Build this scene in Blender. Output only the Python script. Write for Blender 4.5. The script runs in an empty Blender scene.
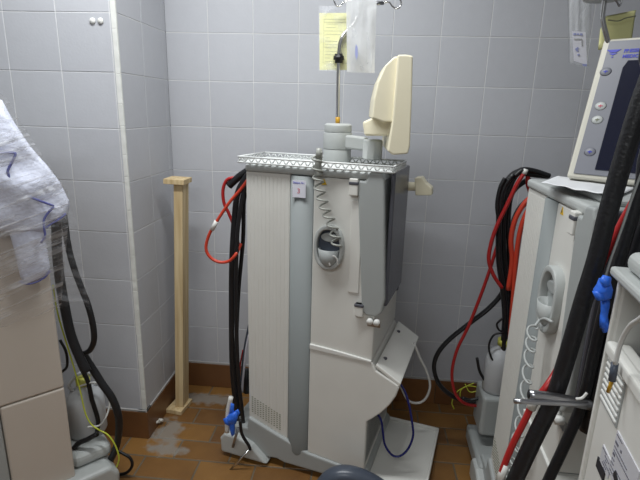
import bpy, bmesh, math, random
from mathutils import Vector, Matrix, noise
random.seed(4)
PI = math.pi
R = math.radians
SC = bpy.context.scene
COL = SC.collection

# ------------------------------------------------------------------ camera
cam_d = bpy.data.cameras.new('camera')
cam = bpy.data.objects.new('camera', cam_d)
COL.objects.link(cam)
rx, ry, rz = (0.99531, 0.09293, 0.02673), (-0.04996, 0.25747, 0.96499), (-0.08279, 0.96181, -0.26091)
m = Matrix(((rx[0], ry[0], -rz[0]), (rx[1], ry[1], -rz[1]), (rx[2], ry[2], -rz[2])))
cam.matrix_world = Matrix.Translation((0.5994, -1.8755, 1.2154)) @ m.normalized().to_4x4()
cam_d.sensor_width = 36
cam_d.lens = 481.27 / 640 * 36
cam_d.clip_start = 0.02
SC.camera = cam

# ------------------------------------------------------------------ world, lights, exposure
w = bpy.data.worlds.new('world'); SC.world = w; w.use_nodes = True
w.node_tree.nodes['Background'].inputs[0].default_value = (0.75, 0.8, 0.9, 1)
w.node_tree.nodes['Background'].inputs[1].default_value = 0.15
def area(name, loc, size, sy, power, color, rot=(0, 0, 0)):
    d = bpy.data.lights.new(name, 'AREA'); d.shape = 'RECTANGLE'; d.size = size; d.size_y = sy
    d.energy = power; d.color = color
    o = bpy.data.objects.new(name, d); COL.objects.link(o); o.location = loc; o.rotation_euler = rot
    return o
area('ceiling_tube_light', (0.16, -0.80, 2.12), 1.2, 0.12, 20, (0.96, 0.99, 1.0))
area('far_fill_light', (0.1, -2.6, 2.12), 1.2, 0.12, 15, (0.96, 0.99, 1.0))  # added fill behind the camera, brightens surfaces facing it; not a known lamp
SC.view_settings.view_transform = 'Standard'
SC.view_settings.look = 'None'
SC.view_settings.gamma = 1
SC.view_settings.use_curve_mapping = False
SC.view_settings.exposure = 0.1

# ------------------------------------------------------------------ materials
def nodes(name):
    mt = bpy.data.materials.new(name); mt.use_nodes = True
    nt = mt.node_tree
    return mt, nt, nt.nodes, nt.links, nt.nodes['Principled BSDF']
def plain(name, col, rough=0.5, metal=0.0, var=0.06, scale=9.0, bump=0.0, bscale=60.0, coat=0.0, alpha=None, trans=None, spec=None):
    mt, nt, N, L, b = nodes(name)
    tc = N.new('ShaderNodeTexCoord'); nz = N.new('ShaderNodeTexNoise'); nz.inputs['Scale'].default_value = scale
    nz.inputs['Detail'].default_value = 4
    L.new(tc.outputs['Object'], nz.inputs['Vector'])
    mx = N.new('ShaderNodeMix'); mx.data_type = 'RGBA'
    mx.inputs[6].default_value = tuple(c * (1 - var) for c in col) + (1,)
    mx.inputs[7].default_value = tuple(min(1, c * (1 + var)) for c in col) + (1,)
    L.new(nz.outputs['Fac'], mx.inputs[0]); L.new(mx.outputs[2], b.inputs['Base Color'])
    b.inputs['Roughness'].default_value = rough; b.inputs['Metallic'].default_value = metal
    if coat: b.inputs['Coat Weight'].default_value = coat
    if spec is not None: b.inputs['Specular IOR Level'].default_value = spec
    if bump:
        n2 = N.new('ShaderNodeTexNoise'); n2.inputs['Scale'].default_value = bscale
        L.new(tc.outputs['Object'], n2.inputs['Vector'])
        bp = N.new('ShaderNodeBump'); bp.inputs['Strength'].default_value = bump; bp.inputs['Distance'].default_value = 0.01
        L.new(n2.outputs['Fac'], bp.inputs['Height']); L.new(bp.outputs[0], b.inputs['Normal'])
    if alpha is not None: b.inputs['Alpha'].default_value = alpha
    if trans: b.inputs['Transmission Weight'].default_value = trans
    return mt
M = {}
M['white'] = plain('machine_white', (0.72, 0.715, 0.675), 0.45)
M['cream'] = plain('cream_plastic', (0.88, 0.82, 0.62), 0.45)
M['beige'] = plain('beige_panel', (0.58, 0.52, 0.455), 0.45, var=0.03)
M['grey'] = plain('machine_grey', (0.37, 0.39, 0.385), 0.4)
M['post'] = plain('post_grey', (0.235, 0.255, 0.255), 0.65)
M['lgrey'] = plain('light_grey', (0.46, 0.48, 0.47), 0.42)
M['dgrey'] = plain('dark_slate_plastic', (0.085, 0.087, 0.105), 0.25)
M['slate'] = plain('blue_grey_plastic', (0.07, 0.085, 0.115), 0.3)
M['black'] = plain('black_rubber', (0.008, 0.008, 0.010), 0.42)
M['hose_black'] = plain('black_hose', (0.010, 0.010, 0.012), 0.38, bump=0.15, bscale=150)
M['red'] = plain('red_hose', (0.42, 0.02, 0.02), 0.3)
M['red2'] = plain('orange_red_hose', (0.62, 0.06, 0.03), 0.3)
M['hwhite'] = plain('white_band', (0.75, 0.75, 0.72), 0.4)
M['tube_white'] = plain('white_tube', (0.62, 0.62, 0.6), 0.35)
M['coil'] = plain('coil_cord_grey', (0.33, 0.34, 0.31), 0.35)
M['blue'] = plain('blue_tube', (0.015, 0.02, 0.16), 0.25)
M['glove'] = plain('blue_nitrile', (0.03, 0.16, 0.78), 0.4, bump=0.5, bscale=40)
M['chrome'] = plain('chrome', (0.62, 0.62, 0.62), 0.16, 1.0, var=0.02)
M['steel'] = plain('brushed_steel', (0.42, 0.42, 0.44), 0.28, 1.0)
M['amber'] = plain('amber_collar', (0.55, 0.30, 0.02), 0.35)
M['yg'] = plain('yellow_green_wire', (0.52, 0.58, 0.05), 0.4)
M['ycap'] = plain('yellow_cap', (0.62, 0.62, 0.12), 0.45)
M['can'] = plain('canister_plastic', (0.60, 0.62, 0.64), 0.4, trans=0.15)
M['rackw'] = plain('rack_white', (0.82, 0.84, 0.83), 0.3)
M['screen'] = plain('screen_glass', (0.012, 0.014, 0.03), 0.15)
M['bezel'] = plain('monitor_grey_bezel', (0.19, 0.195, 0.225), 0.45)
M['bezel_edge'] = plain('monitor_cream_edge', (0.58, 0.56, 0.48), 0.45)
M['logo'] = plain('logo_blue', (0.03, 0.04, 0.45), 0.5)
M['red_ink'] = plain('red_ink', (0.6, 0.1, 0.15), 0.5)
M['ink'] = plain('black_ink', (0.02, 0.02, 0.025), 0.5)
M['gink2'] = plain('dark_grey_ink', (0.12, 0.12, 0.15), 0.6)
M['faint_blue'] = plain('faint_blue_ink', (0.30, 0.33, 0.58), 0.6)
M['form_ink'] = plain('form_ink', (0.42, 0.42, 0.26), 0.7)
M['gink'] = plain('grey_ink', (0.22, 0.23, 0.16), 0.6)
M['sticker'] = plain('sticker_white', (0.72, 0.72, 0.80), 0.5)
M['label'] = plain('label_silver', (0.60, 0.60, 0.64), 0.4)
M['warn'] = plain('warning_yellow', (0.75, 0.48, 0.02), 0.5)
M['paper'] = plain('white_paper', (0.75, 0.76, 0.78), 0.7)
M['ypaper'] = plain('yellow_paper', (0.85, 0.84, 0.42), 0.8, var=0.03)
M['cloth'] = plain('gown_cloth', (0.72, 0.75, 0.88), 0.85, bump=0.35, bscale=70)
M['trim'] = plain('gown_trim_blue', (0.07, 0.08, 0.30), 0.8)
M['strip'] = plain('corner_strip', (0.74, 0.745, 0.71), 0.6, bump=0.3, bscale=30)
M['crumb'] = plain('plaster', (0.7, 0.68, 0.62), 0.9, bump=0.5)
M['paint'] = plain('plain_wall_paint', (0.42, 0.43, 0.44), 0.9)
M['ceil'] = plain('ceiling_paint', (0.6, 0.6, 0.6), 0.9)

def wood():
    mt, nt, N, L, b = nodes('pale_wood')
    tc = N.new('ShaderNodeTexCoord'); mp = N.new('ShaderNodeMapping'); mp.inputs['Scale'].default_value = (60, 60, 3)
    nz = N.new('ShaderNodeTexNoise'); nz.inputs['Scale'].default_value = 1; nz.inputs['Detail'].default_value = 5
    cr = N.new('ShaderNodeValToRGB')
    cr.color_ramp.elements[0].color = (0.50, 0.35, 0.17, 1); cr.color_ramp.elements[1].color = (0.74, 0.60, 0.36, 1)
    cr.color_ramp.elements[0].position = 0.3; cr.color_ramp.elements[1].position = 0.7
    L.new(tc.outputs['Object'], mp.inputs['Vector']); L.new(mp.outputs[0], nz.inputs['Vector'])
    L.new(nz.outputs['Fac'], cr.inputs[0]); L.new(cr.outputs[0], b.inputs['Base Color'])
    b.inputs['Roughness'].default_value = 0.7
    return mt
M['wood'] = wood()

def tile_mat(name, c0, c1, rough, coat=0.0, mottled=30.0, attr=True, stain=None):
    mt, nt, N, L, b = nodes(name)
    tc = N.new('ShaderNodeTexCoord'); geo = N.new('ShaderNodeNewGeometry')
    nz = N.new('ShaderNodeTexNoise'); nz.inputs['Scale'].default_value = mottled; nz.inputs['Detail'].default_value = 6
    L.new(tc.outputs['Object'], nz.inputs['Vector'])
    ad = N.new('ShaderNodeMath'); ad.operation = 'MULTIPLY_ADD'
    L.new(geo.outputs['Random Per Island'], ad.inputs[0]); ad.inputs[1].default_value = 0.7 if attr else 0.0
    sb = N.new('ShaderNodeMath'); sb.operation = 'MULTIPLY_ADD'; sb.inputs[1].default_value = 0.9; sb.inputs[2].default_value = -0.3
    L.new(nz.outputs['Fac'], sb.inputs[0]); L.new(sb.outputs[0], ad.inputs[2])
    cr = N.new('ShaderNodeMix'); cr.data_type = 'RGBA'; cr.clamp_factor = True
    cr.inputs[6].default_value = c0 + (1,); cr.inputs[7].default_value = c1 + (1,)
    L.new(ad.outputs[0], cr.inputs[0])
    last = cr.outputs[2]
    if stain:
        # cement smears left along the foot of the pillar and the back wall, in place coordinates
        sx, sy, sr, scol = stain
        for (px, py, ax, ay) in sx:
            mp = N.new('ShaderNodeMapping'); mp.vector_type = 'POINT'
            mp.inputs['Location'].default_value = (-px / ax, -py / ay, 0); mp.inputs['Scale'].default_value = (1 / ax, 1 / ay, 0)
            L.new(tc.outputs['Object'], mp.inputs['Vector'])
            ln = N.new('ShaderNodeVectorMath'); ln.operation = 'LENGTH'; L.new(mp.outputs[0], ln.inputs[0])
            n3 = N.new('ShaderNodeTexNoise'); n3.inputs['Scale'].default_value = 22; n3.inputs['Detail'].default_value = 6
            L.new(tc.outputs['Object'], n3.inputs['Vector'])
            a = N.new('ShaderNodeMath'); a.operation = 'MULTIPLY_ADD'; a.inputs[1].default_value = 1.6
            L.new(n3.outputs['Fac'], a.inputs[0])
            iv = N.new('ShaderNodeMath'); iv.operation = 'MULTIPLY'; iv.inputs[1].default_value = -1.0
            L.new(ln.outputs['Value'], iv.inputs[0]); L.new(iv.outputs[0], a.inputs[2])
            rp = N.new('ShaderNodeMapRange'); rp.inputs[1].default_value = 0.0; rp.inputs[2].default_value = 0.35
            rp.inputs[3].default_value = 0; rp.inputs[4].default_value = 0.8
            L.new(a.outputs[0], rp.inputs[0])
            mm = N.new('ShaderNodeMix'); mm.data_type = 'RGBA'; mm.inputs[7].default_value = scol + (1,)
            L.new(rp.outputs[0], mm.inputs[0]); L.new(last, mm.inputs[6]); last = mm.outputs[2]
    L.new(last, b.inputs['Base Color'])
    b.inputs['Roughness'].default_value = rough; b.inputs['Coat Weight'].default_value = coat
    n2 = N.new('ShaderNodeTexNoise'); n2.inputs['Scale'].default_value = 120
    L.new(tc.outputs['Object'], n2.inputs['Vector'])
    bp = N.new('ShaderNodeBump'); bp.inputs['Strength'].default_value = 0.08; bp.inputs['Distance'].default_value = 0.005
    L.new(n2.outputs['Fac'], bp.inputs['Height']); L.new(bp.outputs[0], b.inputs['Normal'])
    return mt
M['tile'] = tile_mat('grey_glazed_tile', (0.50, 0.51, 0.545), (0.54, 0.55, 0.585), 0.4)
M['cement'] = plain('grey_cement', (0.42, 0.41, 0.40), 0.9)
M['grout'] = plain('white_grout', (0.70, 0.70, 0.70), 0.85)
STAINS = [(-0.10, -0.34, 0.08, 0.13), (-0.02, -0.10, 0.20, 0.06), (-0.06, -0.43, 0.12, 0.04)]
M['terra'] = tile_mat('terracotta_tile', (0.14, 0.063, 0.019), (0.285, 0.142, 0.037), 0.45, mottled=9, stain=(STAINS, 0, 0, (0.27, 0.25, 0.22)))
M['terra_wall'] = tile_mat('terracotta_skirting_tile', (0.15, 0.065, 0.025), (0.24, 0.11, 0.04), 0.4, mottled=14)
M['fgrout'] = tile_mat('floor_grout', (0.13, 0.10, 0.065), (0.2, 0.16, 0.11), 0.9, mottled=12, attr=False, stain=(STAINS, 0, 0, (0.27, 0.25, 0.22)))

def film(name, lo, hi, tint=(0.85, 0.87, 0.92), streak=(3, 40, 40), rot=0.0, scale=1.0, rough=0.18):
    """thin clear plastic: mostly see-through, milky where it wrinkles, glossy on top"""
    mt, nt, N, L, b = nodes(name)
    out = N['Material Output']
    tc = N.new('ShaderNodeTexCoord'); mp = N.new('ShaderNodeMapping'); mp.inputs['Scale'].default_value = streak
    m0 = N.new('ShaderNodeMapping'); m0.inputs['Rotation'].default_value = (0, rot, 0)
    nz = N.new('ShaderNodeTexNoise'); nz.inputs['Scale'].default_value = scale; nz.inputs['Detail'].default_value = 5
    nz.inputs['Distortion'].default_value = 0.6
    L.new(tc.outputs['Object'], m0.inputs['Vector']); L.new(m0.outputs[0], mp.inputs['Vector']); L.new(mp.outputs[0], nz.inputs['Vector'])
    rp = N.new('ShaderNodeMapRange'); rp.inputs[1].default_value = 0.46; rp.inputs[2].default_value = 0.76
    rp.inputs[3].default_value = lo; rp.inputs[4].default_value = hi
    L.new(nz.outputs['Fac'], rp.inputs[0])
    tr = N.new('ShaderNodeBsdfTransparent'); mx = N.new('ShaderNodeMixShader')
    b.inputs['Base Color'].default_value = tint + (1,); b.inputs['Roughness'].default_value = rough
    bp = N.new('ShaderNodeBump'); bp.inputs['Strength'].default_value = 0.6; bp.inputs['Distance'].default_value = 0.01
    L.new(nz.outputs['Fac'], bp.inputs['Height']); L.new(bp.outputs[0], b.inputs['Normal'])
    L.new(rp.outputs[0], mx.inputs[0]); L.new(tr.outputs[0], mx.inputs[1]); L.new(b.outputs[0], mx.inputs[2])
    L.new(mx.outputs[0], out.inputs['Surface'])
    return mt
M['cling2'] = film('loose_film', 0.03, 0.22, streak=(6, 6, 50), rot=-0.5)
M['cling'] = film('cling_film', 0.10, 0.75, streak=(4, 4, 75), rot=0.38)  # streaks made more opaque to carry highlights besides the milky wrinkles
M['sleeve'] = film('clear_sleeve', 0.12, 0.45, streak=(20, 20, 20))
M['bag'] = film('milky_bag', 0.48, 0.74, tint=(0.72, 0.73, 0.74), streak=(16, 16, 9), rough=0.35)
M['bagclear'] = film('clear_bag', 0.16, 0.42, tint=(0.75, 0.77, 0.8), streak=(30, 30, 9), rough=0.25)

# ------------------------------------------------------------------ mesh helpers
class MB:
    def __init__(s): s.bm = bmesh.new(); s.mi = 0
    def _mark(s, fs):
        for f in fs: f.material_index = s.mi
    def box(s, x0, x1, y0, y1, z0, z1):
        v = [s.bm.verts.new(c) for c in ((x0,y0,z0),(x1,y0,z0),(x1,y1,z0),(x0,y1,z0),(x0,y0,z1),(x1,y0,z1),(x1,y1,z1),(x0,y1,z1))]
        s._mark([s.bm.faces.new([v[i] for i in q]) for q in ((0,3,2,1),(4,5,6,7),(0,1,5,4),(1,2,6,5),(2,3,7,6),(3,0,4,7))])
        return s
    def prism(s, prof, a, b, plane='xz'):
        """closed outline in a plane, extruded from a to b along the remaining axis"""
        def P(p, t):
            return {'xz': (p[0], t, p[1]), 'xy': (p[0], p[1], t), 'yz': (t, p[0], p[1])}[plane]
        A = [s.bm.verts.new(P(p, a)) for p in prof]; B = [s.bm.verts.new(P(p, b)) for p in prof]
        n = len(prof); fs = [s.bm.faces.new(A), s.bm.faces.new(B[::-1])]
        for i in range(n): fs.append(s.bm.faces.new((A[i], B[i], B[(i+1) % n], A[(i+1) % n])))
        s._mark(fs); return s
    def tube(s, pts, r, n=10, smooth=True, r1=None, sub=6, flat=1.0):
        pts = [Vector(p[:3]) for p in pts]
        if smooth and len(pts) > 2:
            q = [pts[0] * 2 - pts[1]] + pts + [pts[-1] * 2 - pts[-2]]; out = []
            for i in range(1, len(q) - 2):
                p0, p1, p2, p3 = q[i-1:i+3]
                for k in range(sub):
                    t = k / sub
                    out.append(0.5 * ((2*p1) + (-p0+p2)*t + (2*p0-5*p1+4*p2-p3)*t*t + (-p0+3*p1-3*p2+p3)*t*t*t))
            out.append(pts[-1]); pts = out
        rings = []; up = None
        N_ = len(pts)
        for i, p in enumerate(pts):
            d = (pts[min(i+1, N_-1)] - pts[max(i-1, 0)])
            if d.length < 1e-9: d = Vector((0, 0, 1))
            d.normalize()
            if up is None:
                up = Vector((0, 1, 0)) if abs(d.y) < 0.9 else Vector((0, 0, 1))
            up = (up - d * up.dot(d));
            if up.length < 1e-6: up = d.orthogonal()
            up.normalize(); sd = d.cross(up)
            rr = r if r1 is None else r + (r1 - r) * i / (N_ - 1)
            rings.append([s.bm.verts.new(p + (sd * math.cos(2*PI*k/n) + up * flat * math.sin(2*PI*k/n)) * rr) for k in range(n)])
        fs = []
        for a, b in zip(rings, rings[1:]):
            for k in range(n): fs.append(s.bm.faces.new((a[k], a[(k+1) % n], b[(k+1) % n], b[k])))
        fs.append(s.bm.faces.new(rings[0][::-1])); fs.append(s.bm.faces.new(rings[-1]))
        for f in fs: f.smooth = True
        s._mark(fs); return s
    def lathe(s, prof, c=(0, 0, 0), n=28, sx=1.0, sy=1.0, axis='z'):
        rings = []
        for r, z in prof:
            ring = []
            for k in range(n):
                a = 2 * PI * k / n; x, y = max(r, 1e-4) * math.cos(a) * sx, max(r, 1e-4) * math.sin(a) * sy
                v = {'z': (x, y, z), 'y': (x, z, y), 'x': (z, x, y)}[axis]
                ring.append(s.bm.verts.new((c[0]+v[0], c[1]+v[1], c[2]+v[2])))
            rings.append(ring)
        fs = []
        for a, b in zip(rings, rings[1:]):
            for k in range(n): fs.append(s.bm.faces.new((a[k], a[(k+1) % n], b[(k+1) % n], b[k])))
        fs.append(s.bm.faces.new(rings[0][::-1])); fs.append(s.bm.faces.new(rings[-1]))
        for f in fs: f.smooth = True
        s._mark(fs); return s
    def cushion(s, outline, h0, h1, nz=0.0, seed=0, rings=7, fr=18.0):
        """rounded body from a star-shaped closed 3D outline; h0 in front (towards n), h1 behind"""
        P = [Vector(p) for p in outline]
        # resample
        Q = []
        for i in range(len(P)):
            a, b = P[i], P[(i+1) % len(P)]
            k = max(1, int((b - a).length / 0.012))
            for j in range(k): Q.append(a.lerp(b, j / k))
        P = Q; c = sum(P, Vector()) / len(P)
        n = Vector()
        for i in range(len(P)): n += (P[i] - c).cross(P[(i+1) % len(P)] - c)
        n.normalize()
        if n.dot(Vector((0.6, -1.87, 1.2)) - c) < 0: n = -n
        def layer(sgn, h):
            rr = []
            for j in range(1, rings + 1):
                t = 1 - j / rings
                ring = []
                for p in P:
                    q = c + (p - c) * t
                    dz = h * math.sqrt(max(0, 1 - t * t)) * sgn
                    nn = noise.noise(q * fr + Vector((seed * 7.1, 0, 0))) * nz * (1 - t ** 3)
                    ring.append(s.bm.verts.new(q + n * (dz + nn)))
                rr.append(ring)
                if t == 0: break
            return rr
        edge = [s.bm.verts.new(p) for p in P]; fs = []
        for sgn, h in ((1, h0), (-1, h1)):
            L_ = [edge] + layer(sgn, h)[:-1]
            for a, b in zip(L_, L_[1:]):
                for k in range(len(P)):
                    q = (a[k], a[(k+1) % len(P)], b[(k+1) % len(P)], b[k])
                    fs.append(s.bm.faces.new(q))
            fs.append(s.bm.faces.new(L_[-1]))
        for f in fs: f.smooth = True
        s._mark(fs); return s
    def sheet(s, grid, th=0.0):
        """surface through a grid of points (rows of equal length)"""
        V = [[s.bm.verts.new(p) for p in row] for row in grid]
        fs = []
        for a, b in zip(V, V[1:]):
            for k in range(len(a) - 1): fs.append(s.bm.faces.new((a[k], a[k+1], b[k+1], b[k])))
        for f in fs: f.smooth = True
        s._mark(fs); return s
    def build(s, name, mats, parent=None, bevel=0.0, segs=2, solid=0.0, autos=False):
        bmesh.ops.recalc_face_normals(s.bm, faces=s.bm.faces[:])
        me = bpy.data.meshes.new(name); s.bm.to_mesh(me); s.bm.free()
        for mt in (mats if isinstance(mats, (list, tuple)) else [mats]): me.materials.append(mt)
        o = bpy.data.objects.new(name, me); COL.objects.link(o)
        if parent: o.parent = parent
        if solid:
            md = o.modifiers.new('solid', 'SOLIDIFY'); md.thickness = solid; md.offset = 0
        if bevel:
            md = o.modifiers.new('bevel', 'BEVEL'); md.width = bevel; md.segments = segs; md.limit_method = 'ANGLE'; md.angle_limit = R(40)
        return o
def thing(name, label, cat, loc=(0, 0, 0), rz=0.0, group=None):
    o = bpy.data.objects.new(name, None); COL.objects.link(o); o.empty_display_size = 0.05
    o.location = loc; o.rotation_euler = (0, 0, rz); o['label'] = label; o['category'] = cat
    if group: o['group'] = group
    return o
def tag(o, label, cat, group=None):
    o['label'] = label; o['category'] = cat
    if group: o['group'] = group
    return o
def struct(o): o['kind'] = 'structure'; return o
def text(body, size, mat, parent, loc, rot, name='printed_text', ext=0.0004, bold=0.0, sx=1.0):
    c = bpy.data.curves.new(name, 'FONT'); c.body = body; c.size = size; c.extrude = ext; c.offset = bold
    t = bpy.data.objects.new(name, c); COL.objects.link(t)
    dg = bpy.context.evaluated_depsgraph_get()
    me = bpy.data.meshes.new_from_object(t.evaluated_get(dg))
    bpy.data.objects.remove(t); me.materials.clear(); me.materials.append(mat)
    o = bpy.data.objects.new(name, me); COL.objects.link(o); o.parent = parent
    o.location = loc; o.rotation_euler = rot; o.scale = (sx, 1, 1)
    return o
def ell(cx, cz, a, b, n=32, p=2.0):
    return [(cx + a * math.copysign(abs(math.cos(2*PI*k/n)) ** (2/p), math.cos(2*PI*k/n)),
             cz + b * math.copysign(abs(math.sin(2*PI*k/n)) ** (2/p), math.sin(2*PI*k/n))) for k in range(n)]
def ring_prism(mb, cx, cz, a0, b0, a1, b1, y0, y1, n=32, p=2.3):
    O, I = ell(cx, cz, a0, b0, n, p), ell(cx, cz, a1, b1, n, p)
    V = [[mb.bm.verts.new((q[0], y, q[1])) for q in L_] for L_, y in ((O, y1), (O, y0), (I, y0), (I, y1))]
    fs = []
    for a, b in zip(V, V[1:] + V[:1]):
        for k in range(n): fs.append(mb.bm.faces.new((a[k], a[(k+1) % n], b[(k+1) % n], b[k])))
    for f in fs: f.smooth = True
    mb._mark(fs)
def coil(p0, p1, turns, r, wire, n=8, per=14, sag=None, grow=None):
    p0, p1 = Vector(p0), Vector(p1); d = (p1 - p0).normalized(); u = d.orthogonal().normalized(); v = d.cross(u)
    pts = []
    for i in range(turns * per + 1):
        t = i / (turns * per); a = 2 * PI * turns * t
        rr = r * (grow(t) if grow else 1)
        c = p0.lerp(p1, t) + (Vector(sag(t)) if sag else Vector())
        pts.append(c + (u * math.cos(a) + v * math.sin(a)) * rr)
    return MB().tube(pts, wire, n=6, smooth=False)

# ------------------------------------------------------------------ the room
T = 0.17; SK = 0.1195; G = 0.0026
PX = -0.162; PY_ = -0.375; XR = 1.95; XL = -1.6; YF = -3.2; H = 2.2
def tiled(name, u0, u1, v0, v1, uo, place, side):
    """tiles over a grout bed; grid origin uo along u, SK along height"""
    g = MB(); t = T
    k0 = math.floor((u0 - uo) / t); us = []
    k = k0
    while uo + k * t < u1 - 1e-4:
        a, b = max(u0, uo + k * t + G / 2), min(u1, uo + (k + 1) * t - G / 2)
        if b - a > 0.003: us.append((a, b))
        k += 1
    vs = []; k = 0
    while SK + k * t < v1 - 1e-4:
        a, b = SK + k * t + G / 2, min(v1, SK + (k + 1) * t - G / 2)
        if b > v0 and b - a > 0.003: vs.append((max(a, v0), b))
        k += 1
    g.mi = 1; place(g, u0, u1, v0, v1, 0.0, 0.03)
    g.mi = 0
    for a, b in us:
        for c, d in vs:
            j = random.uniform(-0.0003, 0.0003)
            place(g, a, b, c, d, -0.0012 + j, 0.004)
    return struct(g.build(name, [M['tile'], M['grout']], bevel=0.0008, segs=1))
tiled('wall_back', PX, XR, SK, H, 0.0, lambda g, a, b, c, d, n, th: g.box(a, b, n, n + th, c, d), 'b')
tiled('wall_pillar_front', XL, PX - 0.012, SK, H, -0.18 - 20 * T, lambda g, a, b, c, d, n, th: g.box(a, b, PY_ + n, PY_ + n + th, c, d), 'p')
tiled('wall_pillar_side', PY_ + 0.002, -0.004, SK, H, -0.205, lambda g, a, b, c, d, n, th: g.box(PX - n - th, PX - n, a, b, c, d), 's')
# white corner strip on the pillar edge, chipped a little
g = MB()
zz = SK
while zz < H - 0.01:
    z1 = min(H, zz + random.uniform(0.06, 0.16)); e = random.uniform(-0.0012, 0.0012)
    g.prism([(PX - 0.0135 - e, PY_ - 0.0022), (PX + 0.0022, PY_ - 0.0022), (PX + 0.0022, PY_ + 0.006), (PX - 0.0125, PY_ + 0.006)], zz, z1, 'xy'); zz = z1
struct(g.build('trim_1', M['strip'], bevel=0.0015))
# skirting tiles
def skirt(name, a, b, place, step=0.145, off=0.0):
    g = MB(); g.mi = 1; place(g, a, b, 0.0, SK - 0.002, 0.002)
    g.mi = 0; x = a - off
    while x < b:
        p, q = max(a, x + 0.0015), min(b, x + step - 0.0015)
        if q - p > 0.004: place(g, p, q, 0.001, SK - 0.007, 0.007)
        x += step
    g.mi = 2; place(g, a, b, SK - 0.007, SK + 0.002, 0.0055)
    return struct(g.build(name, [M['terra_wall'], M['fgrout'], M['cement']], bevel=0.001, segs=1))
skirt('baseboard_back', PX, XR, lambda g, a, b, c, d, n: g.box(a, b, -n, 0.03, c, d), step=0.29, off=0.045)
skirt('baseboard_pillar_front', XL, PX + 0.0055, lambda g, a, b, c, d, n: g.box(a, b, PY_ - n, PY_ + 0.03, c, d), step=0.29, off=0.005)
skirt('baseboard_pillar_side', PY_ - 0.0065, -0.01, lambda g, a, b, c, d, n: g.box(PX - 0.03, PX + n, a, b, c, d), step=0.29, off=0.0)
# floor : long terracotta tiles in broken courses
g = MB(); g.mi = 1; g.box(XL - 0.05, XR + 0.05, YF - 0.05, 0.06, -0.05, -0.0012); g.mi = 0
fh, fw = 0.1, 0.2; y = 0.03; row = 0
while y > YF:
    off = ((0.027, 0.127)[row % 2]) + 0.0
    x = XL - off
    while x < XR:
        a, b = max(XL, x + 0.003), min(XR, x + fw - 0.003)
        if b - a > 0.01:
            j = random.uniform(-0.0004, 0.0004)
            g.box(a, b, max(YF, y - fh + 0.003), min(0.0, y - 0.003), -0.006, j)
        x += fw
    y -= fh; row += 1
struct(g.build('floor', [M['terra'], M['fgrout']], bevel=0.0012, segs=1))
struct(MB().box(XL - 0.05, XR + 0.05, YF - 0.05, 0.06, H, H + 0.05).build('ceiling', M['ceil']))
struct(MB().box(XL - 0.05, XL, YF, PY_ + 0.03, 0, H).build('wall_left', M['paint']))
struct(MB().box(XR, XR + 0.05, YF, 0.03, 0, H).build('wall_right', M['paint']))
struct(MB().box(XL - 0.05, XR + 0.05, YF - 0.05, YF, 0, H).build('wall_front', M['paint']))
# housings above the frame: the ceiling tube, and one for the added fill lamp
for (lx, ly, nm) in ((0.16, -0.80, 'fluorescent ceiling batten above the machines'), (0.1, -2.6, 'added fill lamp behind the viewpoint')):
    t = thing('ceiling_light', nm, 'lamp', (lx, ly, H))
    MB().box(-0.62, 0.62, -0.05, 0.05, -0.055, -0.001).build('housing', M['lgrey'], t, bevel=0.006)

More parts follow.
